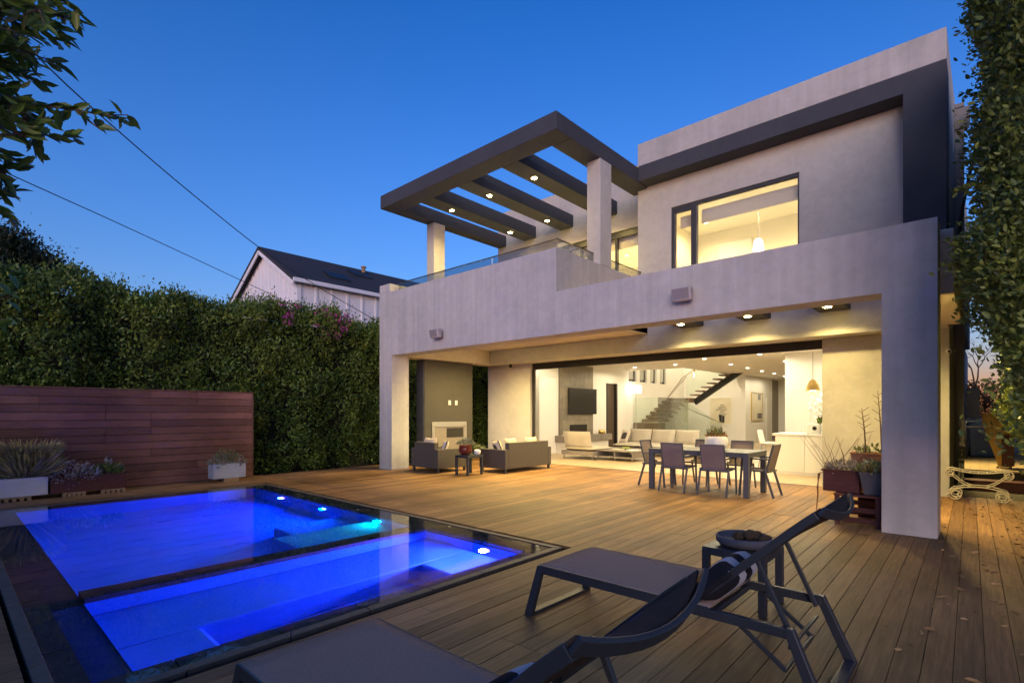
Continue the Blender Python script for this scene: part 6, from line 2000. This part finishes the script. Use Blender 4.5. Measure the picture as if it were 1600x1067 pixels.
# the long side branch
twig([ray_point(-10, 165, 2.3), ray_point(60, 165, 2.3), ray_point(120, 172, 2.3), ray_point(160, 180, 2.3), ray_point(200, 180, 2.3)], 0.016)
twig([ray_point(120, 172, 2.3), ray_point(140, 190, 2.3), ray_point(160, 205, 2.3)], 0.026)
brm.tube([tuple(hub), tuple(ray_point(-10, 165, 2.3))], [0.018, 0.008], 6)
twig([ray_point(-20, 470, 2.0), ray_point(5, 465, 2.0), ray_point(28, 458, 2.0)], 0.03)
twig([ray_point(-20, 505, 2.0), ray_point(5, 500, 2.0), ray_point(20, 498, 2.0)], 0.035)
for q0, q1, dd in (((2, 456), (34, 462), 1.5), ((6, 470), (36, 479), 1.52), ((0, 508), (21, 498), 1.5), ((14, 428), (30, 446), 1.55), ((-6, 440), (16, 452), 1.5), ((8, 460), (22, 438), 1.53), ((-10, 500), (8, 512), 1.5)):
    a_, b_ = ray_point(*q0, dd), ray_point(*q1, dd - 0.01)
    near_pts.insert(0, a_); near_ax.insert(0, (b_ - a_).normalized())
brm.tube([tuple(hub), tuple(ray_point(-60, 480, 2.0)), tuple(ray_point(-20, 470, 2.0))], [0.016, 0.01, 0.006], 6)
brm.tube([tuple(ray_point(-60, 480, 2.0)), tuple(ray_point(-20, 505, 2.0))], [0.008, 0.005], 6)
brm.tube([(-2.55, -0.75, -0.16), (-2.5, -0.7, 1.2), tuple(hub)], [0.07, 0.055, 0.03], 8)
brm.tube([tuple(hub), (-2.7, -0.5, 3.4), (-2.8, -0.6, 4.2)], [0.03, 0.02, 0.008], 7)
brm.build('branch', 'bark', nt_)
order = list(range(7, len(near_pts)))
rl.shuffle(order)
order = list(range(7)) + order
rest_P, rest_A = [], []
for n_, i in enumerate(order):
    p, ax = near_pts[i], near_ax[i]
    if n_ < 290:
        o = bpy.data.objects.new('leaf', LEAVES[n_ % 3])
        COL.objects.link(o)
        o.parent = nt_
        y_ = ax; x_ = y_.cross(Vector((rl.uniform(-0.4, 0.4), rl.uniform(-0.4, 0.4), 1))).normalized(); z_ = x_.cross(y_)
        M = Matrix((x_, y_, z_)).transposed()
        o.rotation_euler = M.to_euler()
        s = rl.uniform(0.75, 1.2) if n_ >= 7 else 0.72
        o.scale = (s, s, s)
        o.location = p - wloc(nt_)
    else:
        rest_P.append(tuple(p)); rest_A.append(tuple(ax))
if rest_P:
    leaf_mesh('foliage', np.array(rest_P), np.array(rest_A), RNG.uniform(0.065, 0.095, len(rest_P)), 0.40, 0.1, 0.2, 'near_leaf', nt_)

# leaves fallen on the deck
n = 700
x = RNG.uniform(-0.75, 0.75, n); y = RNG.uniform(2.6, 10.8, n)
w = np.clip((x + 0.5) * 0.9, 0.08, 1)
keep = RNG.uniform(0, 1, n) < w
x, y = x[keep], y[keep]
P = np.stack([x, y, np.full(len(x), 0.008)], 1)
a = RNG.uniform(0, 2 * PI, len(x))
A = np.stack([np.cos(a), np.sin(a), RNG.uniform(0.0, 0.15, len(x))], 1)
fl_ = leaf_mesh('fallen_leaves', P, A, RNG.uniform(0.025, 0.08, len(x)), 0.32, 0.05, 0.3, 'dry_leaf', None)
tag(fl_, 'small dry leaves scattered over the deck beside the right column', 'leaves', kind='stuff')

# unseen hedge added behind the loungers to keep the low evening glow off the deck
def added_hedge_back(n):
    x = RNG.uniform(-14.0, 3.5, n); z = RNG.uniform(0, 2.3, n)
    return np.stack([x, -4.3 + 0.16 * lump(x, z), z], 1), np.tile(np.array([0.0, 1.0, 0.3]), (n, 1))
hbk = thing('hedge', 'unseen clipped hedge added behind the loungers to shade the low evening glow', 'hedge', (-5.0, -4.8, -0.1))
P, A = clumps(1000, 10, added_hedge_back, np.array([0.12, 0.12, 0.12]), 0.8)
leaf_mesh('foliage', P, A, RNG.uniform(0.10, 0.16, len(P)), 0.55, 0.35, 0.25, 'hedge_leaf', hbk)
MB().box(-14.0, 3.5, -5.4, -4.5, -0.16, 2.2).build('shade_core', 'hedge_core', hbk)  # dark filler for the inner shade of the added hedge
